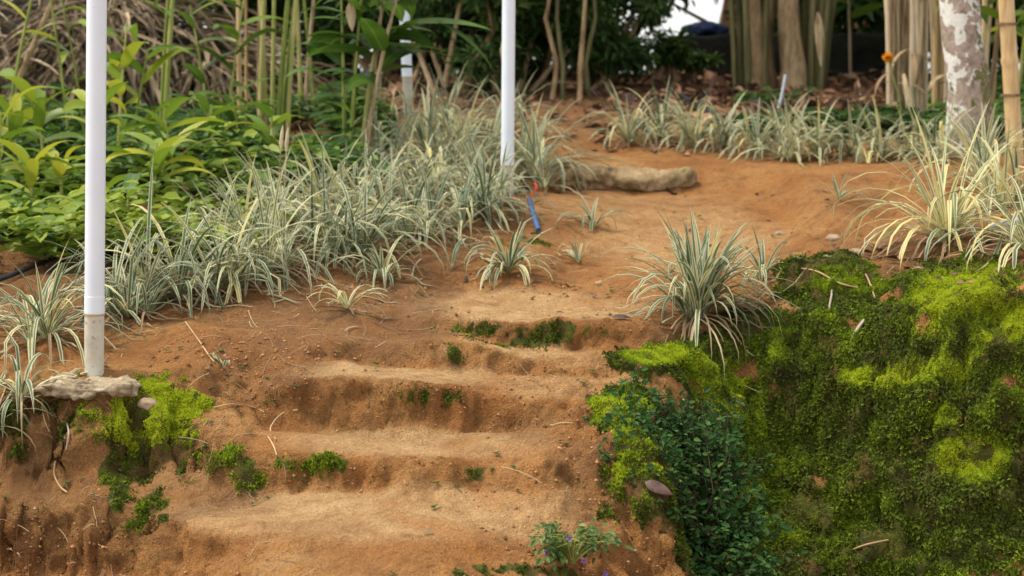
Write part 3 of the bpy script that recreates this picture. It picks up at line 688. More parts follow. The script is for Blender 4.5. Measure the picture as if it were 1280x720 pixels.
fsl = slope.ravel()[Fg].mean(1)
crumbs('soil_clods', 'crumbling red clods stuck along the broken edges of the steps', inview * (fc[:, 1] < 7) * (fmoss < .35) * np.clip(fsl - .35, 0, 1) * np.clip(.3 + 1.2 * noise1(fc, 6, 405), 0, 1), 2600, .0015, .0058, M['crumb'])

def straws(name, label, cat, weight, n, l0, l1, w, mtl, lift=.004):
    idx, pos, nn = pick(weight, n)
    mb = MB()
    for i in range(n):
        p = Vector(pos[i]); nv = Vector(nn[i])
        d = Vector(rnd_unit(1)[0]); d = (d - nv * d.dot(nv) * .9).normalized(); L = l0 + (l1 - l0) * random.random() ** 2
        q = [p + nv * lift]; k = 4; bend = Vector(rnd_unit(1)[0]) * .5
        for j in range(k):
            d = (d + bend * .35 + Vector((0, 0, -.12))).normalized(); p2 = q[-1] + d * L / k
            g = gz(p2.x, p2.y)
            if g is not None and p2.z < g + .003: p2.z = g + .003
            q.append(p2)
        r = random.random(); prev = None; s = d.cross(nv).normalized() * w * (.6 + .6 * random.random())
        for j, c in enumerate(q):
            a, b = mb.add(c - s, (.2, j / k), r), mb.add(c + s, (.8, j / k), r)
            if prev: mb.f.append((prev[0], prev[1], b, a))
            prev = (a, b)
    o = mb.build(name, mtl); tag(o, label, cat, None, 'stuff'); return o
straws('dead_rootlets', 'thin pale dead rootlets and straw strewn on the bare red bank', 'straw', inview * (fc[:, 1] < 8.2) * (fmoss < .5) * np.clip(.25 + fhum + noise1(fc, 2.5, 411) * .6, 0.02, 1) * (1.02 - fworn) * np.where(fpx < 520, 1, .35), 1000, .025, .14, .0011, M['dry'])
straws('dead_grass_blades', 'dry curled straps of dead grass under the variegated clumps', 'dead grass', inview * (fc[:, 1] < 9.6) * (fc[:, 1] > 6.2) * (fhum > .4), 260, .05, .18, .003, M['heap'], .006)

# seedlings dotted on the bare soil
w8 = inview * (fc[:, 1] < 9) * (fmoss < .6) * np.clip(noise1(fc, 4, 421) - .1 + .25 * fmoss, 0, 1) * (1 - .85 * fworn)
idx, pos, nn = pick(w8, 420); parts = []
for k in range(4):
    n = len(pos); az = NP.random(n) * 6.28
    ax = np.stack([np.cos(az), np.sin(az), .3 + .5 * NP.random(n)], 1)
    parts.append(ovate_quads(pos + nn * .006, ax, np.tile([[0, 0, 1.0]], (n, 1)), .008 + .012 * NP.random(n), .006 + .006 * NP.random(n), NP.random(n) * .75))
VV, FF, r4, uv = join(parts)
o = np_mesh('seedlings', VV, FF, M['herb'], r4, uv); tag(o, 'tiny green seedlings dotted over the bare red soil', 'seedlings', None, 'stuff')

# leaf litter at the back and beneath the right hand plant
w8 = inview * (np.clip((fc[:, 1] - 9.6) / 1, 0, 1) * (fc[:, 1] < 15) * (.3 + .7 * (fpx > 740)) + .8 * ((fpy > 305) & (fpy < 365) & (fpx > 1090) & (fc[:, 1] < 7.2)) + .028 * (fc[:, 1] < 9.3) * (fc[:, 1] > 6.9))
idx, pos, nn = pick(w8, 5200); n = len(pos)
ax = unit(rnd_unit(n) * np.array([[1, 1, .35]])); sz = np.clip((.03 + .10 * NP.random(n) ** 2) * np.where(pos[:, 1] > 9, 1.35, .55), 0, .14)
VV, FF, r4, uv = leaf_quads(pos + nn * .012, ax, unit(nn + .5 * rnd_unit(n)), sz, sz * (.35 + .25 * NP.random(n)), NP.random(n), .15)
m_, nt_ = mat('leaf_litter'); r_ = attr(nt_, 'rnd'); output(nt_, ramp(nt_, r_, [(0, (.03, .018, .014)), (.5, (.12, .065, .04)), (.85, (.28, .15, .08)), (1, (.42, .27, .16))]), .75, None, .25); M['litter'] = m_
o = np_mesh('leaf_litter', VV, FF, M['litter'], r4, uv); tag(o, 'brown fallen leaves covering the shaded ground at the back', 'leaf litter', None, 'stuff')

# ------------------------------------------------------------------ variegated strap-leaved clumps
def strap(px, py, n, L, w, label, group=None, up=.35, dry=8, name='striped_lilyturf', hang=0, tone=.0, Yd=None, spike=0):
    b = gpt(px, Yd) if Yd else hit(px, py)[0]
    b = Vector(b); t = thing(name, label, 'grass clump', b, group); w *= 1.05; tone += random.gauss(0, .09) if group else .04
    mb = MB(); fan = max(2, n // 14); sp = .15 if group == G1 else .055
    fans = [(b + Vector((random.gauss(0, sp * L), random.gauss(0, sp * L), 0))) for _ in range(fan)]
    for q in fans:
        z = gz(q.x, q.y)
        if abs(z - b.z) < .12: q.z = z
        else: q.x, q.y = b.x, b.y
    for i in range(n):
        q = random.choice(fans); az = random.random() * 2 * math.pi
        if random.random() < up * .7: el = random.uniform(60, 87); dr = random.uniform(.25, 1.3); ll = L * random.uniform(.75, 1.15)
        else: el = random.uniform(32, 80); dr = random.uniform(1.6, 3.3); ll = L * random.uniform(.8, 1.3)
        d = Vector((math.cos(az) * math.cos(R(el)), math.sin(az) * math.cos(R(el)), math.sin(R(el))))
        base = q + Vector((math.cos(az), math.sin(az), 0)) * .012 * random.random() - Vector((0, 0, .01))
        r = min(1, max(0, random.gauss(.42 + tone, .24)))
        leaf(mb, base, d, ll, w * random.uniform(.7, 1.15), dr, 8, STRAP, .3, 0, r, gz, random.uniform(-.5, .5), random.uniform(.5, 1.2) if random.random() < .2 else 0)
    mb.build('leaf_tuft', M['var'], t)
    if dry:
        mb = MB()
        for i in range(dry):
            q = random.choice(fans); az = random.random() * 6.28; el = random.uniform(5, 40)
            d = Vector((math.cos(az) * math.cos(R(el)), math.sin(az) * math.cos(R(el)) - hang, math.sin(R(el))))
            leaf(mb, q, d, L * random.uniform(.5, .95) * (1 + hang * .2), w * random.uniform(.35, .7), random.uniform(1.8, 3.2), 7, STRAP, .5, 0, random.random(), gz, random.uniform(-1, 1))
        mb.build('dead_leaves', M['dry'], t)
    if spike:
        mb = MB()
        for i in range(spike):
            q = random.choice(fans); top = q + Vector((random.uniform(-.05, .05), random.uniform(-.05, .05), L * random.uniform(.8, 1.0)))
            tube(mb, [q, q.lerp(top, .5) + Vector((.01, 0, 0)), top], [.003, .003, .002], 5, .6)
            tube(mb, [top, top + Vector((.002, 0, .03)), top + Vector((.006, 0, .07)), top + Vector((.01, 0, .1))], [.003, .008, .007, .002], 6, .9)
        mb.build('flower_spike', M['cane_dry'], t)
    return t

G1 = 'variegated grass clumps massed along the left bank'
left = [
 (62, 428, 80, .42, .0135, 'large variegated grass clump arching out left of the front white post', .35),
 (5, 488, 40, .30, .012, 'small variegated grass clump left of the concrete footing, cut by the picture edge', .2),
 (168, 396, 85, .40, .0135, 'variegated grass clump directly right of the front white post, leaves drooping on soil', .3),
 (238, 374, 85, .42, .013, 'second variegated grass clump to the right of the front white post', .3),
 (302, 358, 90, .43, .013, 'third variegated grass clump to the right of the front white post, long leaves hanging downhill', .35),
 (350, 340, 90, .42, .013, 'variegated grass clump up the bank from the smallest white striped tuft', .35),
 (398, 318, 90, .42, .013, 'variegated grass clump at the middle of the bank edge, with dark shaded base', .4),
 (448, 318, 80, .38, .0125, 'variegated grass clump right behind the two small white striped tufts', .35),
 (492, 300, 80, .38, .0125, 'variegated grass clump on the bank edge left of the compact green tuft', .35),
 (536, 292, 75, .36, .0125, 'variegated grass clump on the bank edge just uphill left of the compact green tuft', .3),
 (584, 272, 80, .36, .0125, 'variegated grass clump below and left of the middle white post', .4),
 (612, 258, 60, .34, .012, 'yellowish upright grass clump at the foot of the middle white post', .6),
 (668, 226, 85, .40, .013, 'arching variegated grass clump right of the middle white post, sweeping over the log end', .35),
 (285, 318, 80, .42, .0125, 'variegated grass clump in the second row, below the bright young ginger', .45),
 (345, 290, 85, .44, .0125, 'tall leaved variegated grass clump with upright spears right of the bright young ginger', .6),
 (405, 278, 85, .42, .0125, 'variegated grass clump in the second row, beside the orange fallen leaf', .5),
 (455, 262, 80, .40, .012, 'variegated grass clump in the second row, in front of the broad leaved ginger', .4),
 (505, 252, 80, .40, .012, 'variegated grass clump in the second row, right of the broad leaved ginger', .4),
 (552, 238, 80, .40, .012, 'variegated grass clump in the second row, midway to the middle white post', .4),
 (596, 222, 80, .38, .012, 'variegated grass clump close behind and left of the middle white post', .4),
 (648, 200, 80, .40, .012, 'variegated grass clump directly behind the middle white post', .4),
 (478, 212, 70, .40, .012, 'variegated grass clump at the foot of the broad leaved ginger stems', .4),
 (530, 202, 70, .40, .012, 'variegated grass clump in front of the farthest white post', .4),
 (580, 186, 70, .38, .012, 'variegated grass clump right of the farthest white post, one row nearer', .4),
 (628, 172, 70, .40, .012, 'variegated grass clump farthest back on the left, seen left of the middle post', .45),
 (500, 168, 60, .38, .012, 'variegated grass clump beside the base of the farthest white post', .4),
 (552, 160, 65, .40, .012, 'variegated grass clump behind and right of the farthest white post', .45),
]
for px, py, n, L, w, lab, up in left:
    strap(px, py, int(n * .78), L * random.uniform(.88, 1.18), w, lab, G1, up * .6, 26, tone=.02 if py > 250 else .06, spike=2 if lab.startswith(('tall', 'variegated grass clump farthest')) else 0)
G2 = 'small variegated tufts planted singly on bare soil'
for px, py, n, L, w, lab in [
 (434, 388, 16, .17, .012, 'smallest white striped tuft on the bare bank, lower left of its twin'),
 (480, 352, 30, .20, .013, 'white striped tuft with wide pale leaves, just upper right of the smallest one'),
 (638, 342, 44, .24, .014, 'compact green tuft with pale leaf edges on bare soil below the middle white post'),
 (560, 340, 5, .22, .013, 'single bent pale leaf sprouting from the bank left of the compact green tuft'),
 (740, 284, 18, .19, .012, 'thin tuft at the left path edge below the log'),
 (720, 330, 12, .12, .010, 'tiny tuft on the left path edge, below the thin tuft'),
 (955, 350, 26, .20, .013, 'small tuft right of the big lone path clump'),
 (1046, 252, 7, .16, .014, 'short upright sprig on the red slope right of the log'),
 (279, 464, 3, .08, .011, 'pair of stubby pale shoots on the bare bank right of the concrete footing')]:
    strap(px, py, n, L, w, lab, G2, .6 if n < 9 else .35, 0 if n < 10 else 3)
strap(872, 398, 140, .37, .0145, 'large lone variegated clump trailing dead leaves, at the path edge above the mossy bank', None, .85, 34, hang=.8, tone=-.02)
strap(1178, 305, 74, .46, .0145, 'big yellow striped clump atop the mossy bank in front of the lichen trunk', None, .42, 18, hang=.5, tone=.4)
strap(1285, 322, 50, .36, .015, 'pale clump at the right picture edge beside the white pipe', None, .25, 10, hang=.4, tone=.25)
strap(1252, 262, 70, .42, .014, 'straw coloured clump at the foot of the bamboo pole', None, .4, 14, tone=.2)
strap(1225, 232, 60, .40, .013, 'clump between the lichen trunk and the bamboo pole', None, .4, 8, tone=.1)
G3 = 'variegated grass clumps in the row behind the path'
for px, py, lab in [
 (792, 182, 'first clump of the back row, at its path end behind the log'), (822, 176, 'second clump of the back row, with tall spears next to the dark shrub'),
 (862, 186, 'third clump of the back row, below the black hose'), (905, 188, 'fourth clump of the back row, right of the black hose'),
 (944, 194, 'fifth clump of the back row, left of the grey rod'), (985, 202, 'sixth clump of the back row, below the grey rod, drooping on red soil'),
 (1022, 200, 'seventh clump of the back row, above the short upright sprig'), (1062, 198, 'eighth clump of the back row, with upright yellow green blades'),
 (1100, 200, 'ninth clump of the back row, in front of the dry cane clump'), (1140, 194, 'tenth clump of the back row, left of the lichen trunk'),
 (1168, 205, 'eleventh clump of the back row, touching the foot of the lichen trunk'), (975, 176, 'clump standing behind the back row at the grey rod foot')]:
    strap(px, py, 44, .34, .0125, lab, G3, .3, 14, tone=.05)

# ------------------------------------------------------------------ white posts
def post(px, py, Yd, dia, top_dx, ring_y, label, h=2.6):
    b = gpt(px, Yd) if Yd else hit(px, py)[0]
    t = thing('white_post', label, 'post', b, 'white plastic pipe posts')
    Yb = b.y; up = P(px + top_dx, 0, Yb); dirv = (up - b).normalized(); jr = (P(px, ring_y, Yb) - b).length
    mb = MB(); r = dia / 2
    tube(mb, [b - Vector((0, 0, .1)), b + dirv * jr * .5, b + dirv * jr], [r * .985, r * .985, r * .985], 28); mb.build('lower_pipe', M['pvc_dirty'], t)
    mb = MB(); c = b + dirv * jr
    tube(mb, [c, c + dirv * .002, c + dirv * .004, c + dirv * .05, c + dirv * .052, c + dirv * .056], [r * 1.0, r * 1.035, r * 1.035, r * 1.035, r * 1.035, r], 28); cp = mb.build('coupling', M['pvc'], t)
    mb = MB(); tube(mb, [c - dirv * .004, c + dirv * .0005], [r * 1.05, r * 1.05], 28); parented(mb.build('joint_ring', M['root']), t, cp)
    mb = MB(); tube(mb, [c + dirv * .054, c + dirv * 1.0, b + dirv * h], [r, r, r * .99], 28); mb.build('upper_pipe', M['pvc'], t)
    return t
post(115, 470, 5.80, .060, 6, 392, 'front white pipe post standing on the concrete footing')
post(634, 246, None, .060, 2, 207, 'middle white pipe post with red ribbon at its foot')
post(511, 146, None, .060, -6, 96, 'farthest white pipe post, half hidden by ginger leaves')

# ------------------------------------------------------------------ stones, slab, log, pipes
def lump(name, c, dims, mtl, amp=.2, freq=2.2, seed=0, rot=0.0, boxy=.0, sub=5, parent=None, fine=.03):
    import bmesh
    bm = bmesh.new(); bmesh.ops.create_icosphere(bm, subdivisions=sub, radius=1)
    for v in bm.verts:
        p = v.co.copy()
        if boxy:
            mx = max(abs(p.x), abs(p.y), abs(p.z)); q = p / mx; p = p.lerp(q, boxy)
        k = 1 + amp * float(vnoise(p.x * freq + seed, p.y * freq, p.z * freq * .5, 9))
        v.co = Vector((p.x * dims[0] * k, p.y * dims[1] * k, p.z * dims[2] * k)); md = (dims[0] * dims[1] * dims[2]) ** (1 / 3); f9 = 1.6 / md
        v.co += p.normalized() * md * fine * (float(vnoise(v.co.x * f9 + seed, v.co.y * f9, v.co.z * f9, 19)) + .6 * float(vnoise(v.co.x * f9 * 2.6, v.co.y * f9 * 2.6, v.co.z * f9 * 2.6 + seed, 29)))
    me = bpy.data.meshes.new(name); bm.to_mesh(me); bm.free()
    a = me.attributes.new('rnd', 'FLOAT', 'POINT'); a.data.foreach_set('value', [.5] * len(me.vertices))
    me.polygons.foreach_set('use_smooth', [True] * len(me.polygons)); me.materials.append(mtl)
    o = bpy.data.objects.new(name, me); C.objects.link(o); o.location = c; o.rotation_euler = (0, 0, rot)
    if parent: o.parent = parent
    return o
sc = P(114, 483, 5.71)
tag(lump('concrete_footing', sc, (.140, .10, .021), M['concrete'], .22, 2.5, 3, .05, .55, 6, fine=.19), 'rough flat concrete footing under the front white post', 'footing')
h, _ = hit(186, 510); tag(lump('pebble', h + Vector((0, 0, .012)), (.032, .025, .02), M['stone'], .3, 1.5, 8), 'small brown stone lying on the bright moss below the footing', 'stone')
for i, (px, py, s, lab) in enumerate([(1072, 318, .03, 'grey lump of stone at the top of the mossy bank'), (975, 294, .025, 'pale pebble lying on the path right of the lone clump'), (1040, 300, .03, 'pale stone half buried left of the big yellow striped clump')]):
    h, _ = hit(px, py); tag(lump('pebble', h + Vector((0, 0, s * .2)), (s, s * .8, s * .6), M['stone'], .35, 1.5, 20 + i), lab, 'stone', None)
# log, a step across the path
la, lb = P(672, 226, 9.12), P(872, 224, 9.16)
t = thing('log', 'weathered pale log lying across the path as a step', 'log', la.lerp(lb, .5))
mb = MB(); rings = []; ax_ = (lb - la); nseg = 70
for i in range(nseg + 1):
    k = i / nseg; c = la.lerp(lb, k) + Vector((0, .012 * math.sin(k * 7), .010 * math.sin(k * 6 + 1))); end = min(1, (1 - k) / .06) ** .5 if k > .94 else 1; ring = []
    for j in range(32):
        an = 2 * math.pi * j / 32; cy, cz_ = math.cos(an), math.sin(an)
        q = 1 + .22 * float(fbm(k * 5, cy * .9, cz_ * .9, 3, 71)) + .16 * float(fbm(k * 22, cy * 2.5, cz_ * 2.5, 3, 72)) - (.22 if cz_ < -.1 and cy < 0 and .12 < k < .62 else 0)
        ring.append(mb.add(c + Vector((0, cy * .075, cz_ * .066)) * q * max(.15, end) * (1 - .15 * k), (j / 32, k), .5))
    rings.append(ring)
for i in range(nseg):
    for j in range(32): mb.f.append((rings[i][j], rings[i][(j + 1) % 32], rings[i + 1][(j + 1) % 32], rings[i + 1][j]))
mb.f.append(tuple(reversed(rings[0]))); mb.f.append(tuple(rings[-1]))
mb.build('trunk_piece', M['log'], t)
mb = MB(); tube(mb, [P(762, 228, 9.09), P(758, 219, 9.06), P(754, 214, 9.04)], [.03, .022, .015], 10, .5, True, .2, 9); mb.build('branch_stub', M['log'], t)

def cord(name, pix, rad, mtl, label, cat, lift=.0, n=8, parent=None):
    q = []
    for a in pix:
        if len(a) == 2: h = hit(*a)[0]; q.append(h + Vector((0, 0, rad + lift)))
        else: q.append(P(*a))
    fine = []
    for i in range(len(q) - 1):
        p0, p1, p2, p3 = q[max(0, i - 1)], q[i], q[i + 1], q[min(len(q) - 1, i + 2)]
        for j in range(6):
            t = j / 6
            fine.append(.5 * ((2 * p1) + (p2 - p0) * t + (2 * p0 - 5 * p1 + 4 * p2 - p3) * t * t + (3 * p1 - p0 - 3 * p2 + p3) * t ** 3))
    fine.append(q[-1]); mb = MB(); tube(mb, fine, rad, n)
    o = mb.build(name, mtl, parent)
    if label: tag(o, label, cat)
    return o
cord('garden_hose', [(-60, 378), (0, 356), (30, 344), (62, 331), (100, 316), (135, 308), (180, 322), (235, 338)], .010, M['hose'], 'black hose running under the grass behind the front white post', 'hose', .01)
cord('garden_hose', [(835, 118), (848, 126), (866, 137), (884, 149), (900, 160)], .014, M['hose'], 'black hose slanting down between the back row clumps behind the log', 'hose', .03)
cord('metal_rod', [(973, 136, 11.0), (978, 116, 11.05), (982, 94, 11.1)], .010, M['grey_rod'], 'thin grey rod leaning upright behind the back row of clumps', 'rod')
h = hit(673, 289)[0]
cord('plastic_tube', [(662, 250, h.y + .25), (666, 266, h.y + .12), (673, 288, h.y - .01)], .012, M['blue'], 'short blue tube lying down the bank below the middle white post', 'tube')
pb = hit(634, 246)[0]
cord('ribbon', [(624, 246, pb.y - .05), (632, 249, pb.y - .06), (642, 247, pb.y - .05), (655, 250, pb.y - .03), (664, 244, pb.y), (671, 234, pb.y + .03), (668, 229, pb.y + .05)], .006, M['red'], 'red ribbon trailing from the foot of the middle white post', 'ribbon')
cord('black_cord', [(641, 252, pb.y - .04), (648, 240, pb.y), (655, 232, pb.y + .02), (662, 240, pb.y + .02)], .008, M['hose'], 'loop of black cord beside the red ribbon', 'cord')
cord('plastic_pipe', [(1236, 293), (1255, 288), (1290, 283), (1340, 278)], .014, M['grey_pipe'], 'dull white pipe on the ground at the right picture edge', 'pipe', .01)
# twigs and roots
for pix, rad, m_k, lab in [
 ([(1066, 428), (1064, 440), (1068, 452), (1072, 456)], .004, 'twig', 'short bent white twig on the moss below the mossy mound'),
 ([(1080, 404), (1070, 418), (1064, 430)], .006, 'twig', 'dark stub of root above the bent white twig'),
 ([(1036, 352), (1040, 366), (1037, 385), (1034, 408)], .004, 'twig', 'curved pale stem hanging down the mossy mound'),
 ([(1002, 338), (1022, 342), (1048, 356), (1072, 362)], .003, 'root', 'long dry straw lying across the mossy mound'),
 ([(1082, 345), (1088, 358), (1094, 376)], .003, 'root', 'short dry straw at the right end of the mossy mound'),
 ([(1065, 690), (1085, 683), (1110, 678)], .003, 'root', 'thin reddish stick low on the mossy bank'),
 ([(268, 512), (290, 508), (318, 512), (330, 518)], .0025, 'root', 'curved thin root on bare soil right of the bright moss'),
 ([(345, 552), (338, 538), (352, 520), (372, 515)], .0025, 'root', 'looping dead root on the left of the third step'),
 ([(70, 576), (68, 596), (76, 612), (84, 618)], .003, 'root', 'pale root hanging on the eroded cut below the moss'),
 ([(0, 692), (12, 689), (22, 694), (26, 700)], .003, 'root', 'pale bent root at the foot of the eroded cut'),
 ([(232, 405), (250, 430), (262, 448), (268, 455)], .0025, 'root', 'thin straight dead stem on the bank right of the front post'),
 ([(335, 548), (342, 560), (346, 572)], .0025, 'root', 'dry straw hanging over the mossy second riser'),
 ([(83, 565), (86, 545), (84, 532)], .003, 'twig', 'greyish root standing out of the moss under the footing')]:
    cord('twig' if m_k == 'twig' else 'dead_root', pix, rad, M[m_k], lab, 'twig' if m_k == 'twig' else 'root', .004, 6)
# single fallen leaves
for px, py, L, az, lab, mk in [
 (778, 399, .07, 0, 'dark curled leaf on the upper step left of the lone clump', 'dark_leaf'), (672, 353, .055, .5, 'grey brown leaf lying beside the compact green tuft', 'dark_leaf'),
 (742, 372, .05, 2, 'flat brown leaf on the path above the upper step', 'dark_leaf'), (748, 356, .04, 1, 'pale brown leaf on the path below the tiny tuft', 'stone'),
 (582, 352, .05, 1.4, 'upright dark leaf stuck in soil left of the compact green tuft', 'dark_leaf'), (536, 668, .035, .3, 'small grey leaf scrap on the lowest tread', 'twig'),
 (128, 458, .05, 2.5, 'dark leaf on the soil beside the front post foot', 'dark_leaf'), (700, 393, .03, .2, 'small dark leaf fragment left on the upper step', 'dark_leaf')]:
    h = hit(px, py)[0]; mb = MB(); leaf(mb, h + Vector((-L / 2 * math.cos(az), -L / 2 * math.sin(az), .008)), (math.cos(az), math.sin(az), .25), L, L * .38, .9, 6, LANCE, -.5, .3, random.random(), gz)
    tag(mb.build('fallen_leaf', M[mk]), lab, 'leaf', 'single fallen leaves on the path and steps')
mb = MB(); h = hit(806, 608)[0]; leaf(mb, h + Vector((0, -.012, .014)), (.9, -.15, -.3), .085, .036, .2, 8, LANCE, -.5, .9, .5)
tag(mb.build('fallen_leaf', M['dark_leaf']), 'big purplish brown dead leaf caught on the moss clod by the shrub', 'leaf')
h = hit(402, 222)[0]; mb = MB(); leaf(mb, h + Vector((0, -.05, .10)), (.8, -.2, .3), .09, .05, .5, 6, LANCE, -.3, .7, .5)
m_, nt_ = mat('rusty_leaf'); output(nt_, mix(nt_, noise(nt_, 20), (.45, .12, .02), (.55, .20, .05)), .7, None, .2, .2)
tag(mb.build('fallen_leaf', m_), 'rust orange fallen leaf caught in the grass on the left bank', 'leaf')

# ------------------------------------------------------------------ shrubs by the stair
def shrub(name, base, tips, per, L, W, mtl, stem_mat, label, cat, jit=.03, rr=(.1, .9)):
    t = thing(name, label, cat, base); mb = MB(); pos, ax, nr, sz, rv = [], [], [], [], []
    for tip in tips:
        mid = base.lerp(tip, .5) + Vector((random.gauss(0, jit), random.gauss(0, jit), .04))
        q = [base.lerp(mid, k / 4) for k in range(4)] + [mid.lerp(tip, k / 5) for k in range(6)]
        tube(mb, q, [.003 - .0022 * i / len(q) for i in range(len(q))], 5, .4, False)
        dirn = (tip - mid).normalized()
        for k in range(per):
            u = .25 + .75 * (k + random.random()) / per
            p = mid.lerp(tip, u) + Vector([random.gauss(0, .012) for _ in range(3)])
            a = dirn * .5 + Vector((random.gauss(0, .7), random.gauss(0, .7) - .25, random.gauss(-.05, .35)))
            pos.append(p); ax.append(a); nr.append(Vector((random.gauss(.05, .4), random.gauss(-.55, .4), 1)).normalized()); sz.append(L * random.uniform(.4, 1.3)); rv.append(min(1, max(0, random.triangular(rr[0], rr[1], .5))))
    parented(mb.build('stems', stem_mat), t)
    n = len(pos); sz = np.array(sz)
    VV, FF, r4, uv = ovate_quads(np.array(pos), np.array(ax), np.array(nr), sz, sz * W, np.array(rv), .15)
    o = np_mesh('foliage', VV, FF, mtl, r4, uv); parented(o, t)
    return t
base = Vector(P(868, 735, 5.62)); base.z = gz(base.x, base.y)
tips = []
for i in range(330):
    # layered dome between the stair wall and the pit, leaning to the viewer
    k = random.random() ** .85; py = 492 + 262 * k; half = 36 + 72 * math.sin(min(1, k * 1.2 + .05) * math.pi / 2)
    cx = 856 + 6 * k; half *= 1.35 if random.random() < .15 else 1; px = cx + random.uniform(-1, 1) * half
    Yd = 5.80 - .42 * k + random.uniform(-.07, .12)
    p = P(px, py, Yd); g = gz(p.x, p.y)
    if g is not None and p.z < g + .03: p.z = g + .03
    tips.append(p)
shrub('glossy_shrub', base, tips, 30, .0245, .56, M['glossy'], M['stem_dark'], 'dark glossy small leaved shrub growing in the pit beside the mossy clod', 'shrub', .05, (0, 1))
hb = hit(715, 704)[0]
tips = [hb + Vector((random.uniform(-.12, .12), random.uniform(-.06, .06), random.uniform(.02, .10))) for _ in range(34)]
t = shrub('flowering_herb', hb, tips, 10, .026, .55, M['purple_leaf'], M['stem_green'], 'low leafy herb with small purple flowers at the bottom of the stair', 'herb', .02)
for px, py in [(712, 672), (683, 690), (757, 716), (730, 700)]:
    mb = MB(); c = P(px, py, hb.y - .05)
    for k in range(7):
        az = k * .9; leaf(mb, c, (math.cos(az), -.5, math.sin(az)), .012, .006, .3, 3, OVATE, .1, 0, random.random())
    parented(mb.build('flower', M['petal_purple']), t)
# ------------------------------------------------------------------ gingers and leafy plants on the left
def cane_plant(name, base, stems, label, cat, group=None, mtl='ginger', stem='stem_green', tone=.3):
    """stems: (dx, dy, length, lean_x, lean_y, radius, first_leaf, n_leaves, leaf_len, leaf_w)"""
    t = thing(name, label, cat, base, group); mb = MB()
    for dx, dy, L, lx, ly, rad, f0, nl, ll, lw in stems:
        b = base + Vector((dx, dy, 0)); g = gz(b.x, b.y); b.z = (g if g is not None else base.z) - .02
        q = [b + Vector((lx * (k / 8) ** 1.4, ly * (k / 8) ** 1.4, L * k / 8)) for k in range(9)]
        s = MB(); tube(s, q, [rad * (1 - .55 * k / 8) for k in range(9)], 8, random.random()); s.build('stem', M[stem if random.random() < .72 or len(stems) < 3 else 'cane_dry'], t)
        az0 = random.random() * 6.28
        for k in range(nl):
            u = f0 + (1 - f0) * (k + .3) / max(1, nl); i = min(7, int(u * 8)); p = q[i].lerp(q[i + 1], u * 8 - i)
            az = az0 + (k % 2) * math.pi + random.gauss(0, .45); el = R(random.uniform(15, 60))
            d = Vector((math.cos(az) * math.cos(el), math.sin(az) * math.cos(el), math.sin(el)))
            leaf(mb, p, d, ll * random.uniform(.75, 1.15), lw * random.uniform(.8, 1.15), random.uniform(.6, 1.8), 9, LANCE, .22, random.gauss(0, .3), min(1, max(0, random.gauss(tone, .18))))
    if mb.v: mb.build('leaves', M[mtl], t)
    return t
def rs(n, L, rad, spread=.12, lean=.25, f0=.35, nl=8, ll=.28, lw=.055):
    return [(random.gauss(0, spread), random.gauss(0, spread), L * random.uniform(.8, 1.15), random.gauss(0, lean), random.gauss(0, lean * .6), rad * random.uniform(.75, 1.15), f0, nl, ll, lw) for _ in range(n)]
cane_plant('ginger_plant', gpt(8, 9.4), [(0, 0, 1.15, .24, 0, .011, .25, 6, .24, .05)], 'single leaning green ginger stalk at the left picture edge before the dry leaf heap', 'ginger plant', None, tone=.6)
cane_plant('ginger_plant', gpt(92, 9.9), [(0, 0, .95, -.10, 0, .010, .35, 5, .26, .05), (.06, .1, .9, -.12, 0, .008, .4, 4, .24, .05)], 'thin ginger stalks left of the front post with yellowing leaves', 'ginger plant', None, tone=.7)
cane_plant('ginger_plant', gpt(209, 9.9), [(0, 0, 1.5, .13, 0, .017, .45, 5, .30, .055), (-.03, .05, 1.3, .10, 0, .012, .6, 3, .28, .05)], 'thick green ginger stalk right of the front post against the dry leaf heap', 'ginger plant', None, tone=.4)
cane_plant('dry_cane', gpt(303, 10.8), [(0, 0, 1.9, .0, 0, .015, 1, 0, .2, .05), (.03, .05, 1.7, .02, 0, .010, 1, 0, .2, .05)], 'straight brown dead cane between the heap and the green canes', 'cane', None, stem='bamboo')
cane_plant('ginger_plant', gpt(322, 10.6), rs(3, 1.9, .018, .07, .08, .75, 4, .35, .07), 'clump of yellow green canes standing right of the brown dead cane', 'ginger plant', None, tone=.4)
cane_plant('ginger_plant', gpt(350, 10.4), [(0, 0, 1.9, .22, 0, .017, .8, 5, .3, .06), (.02, .05, 1.8, .26, 0, .016, .8, 4, .3, .06), (.05, 0, 1.8, .18, .1, .014, .7, 4, .3, .06), (-.03, 0, 1.6, .05, 0, .014, .8, 4, .3, .06)], 'clump of leaning yellow green canes in front of the dark bush', 'ginger plant', None, tone=.4)
cane_plant('ginger_plant', gpt(392, 10.9), rs(3, 1.7, .013, .08, .12, .5, 7, .26, .055), 'slender leafy canes behind the leaning yellow green ones', 'ginger plant', None, tone=.25)
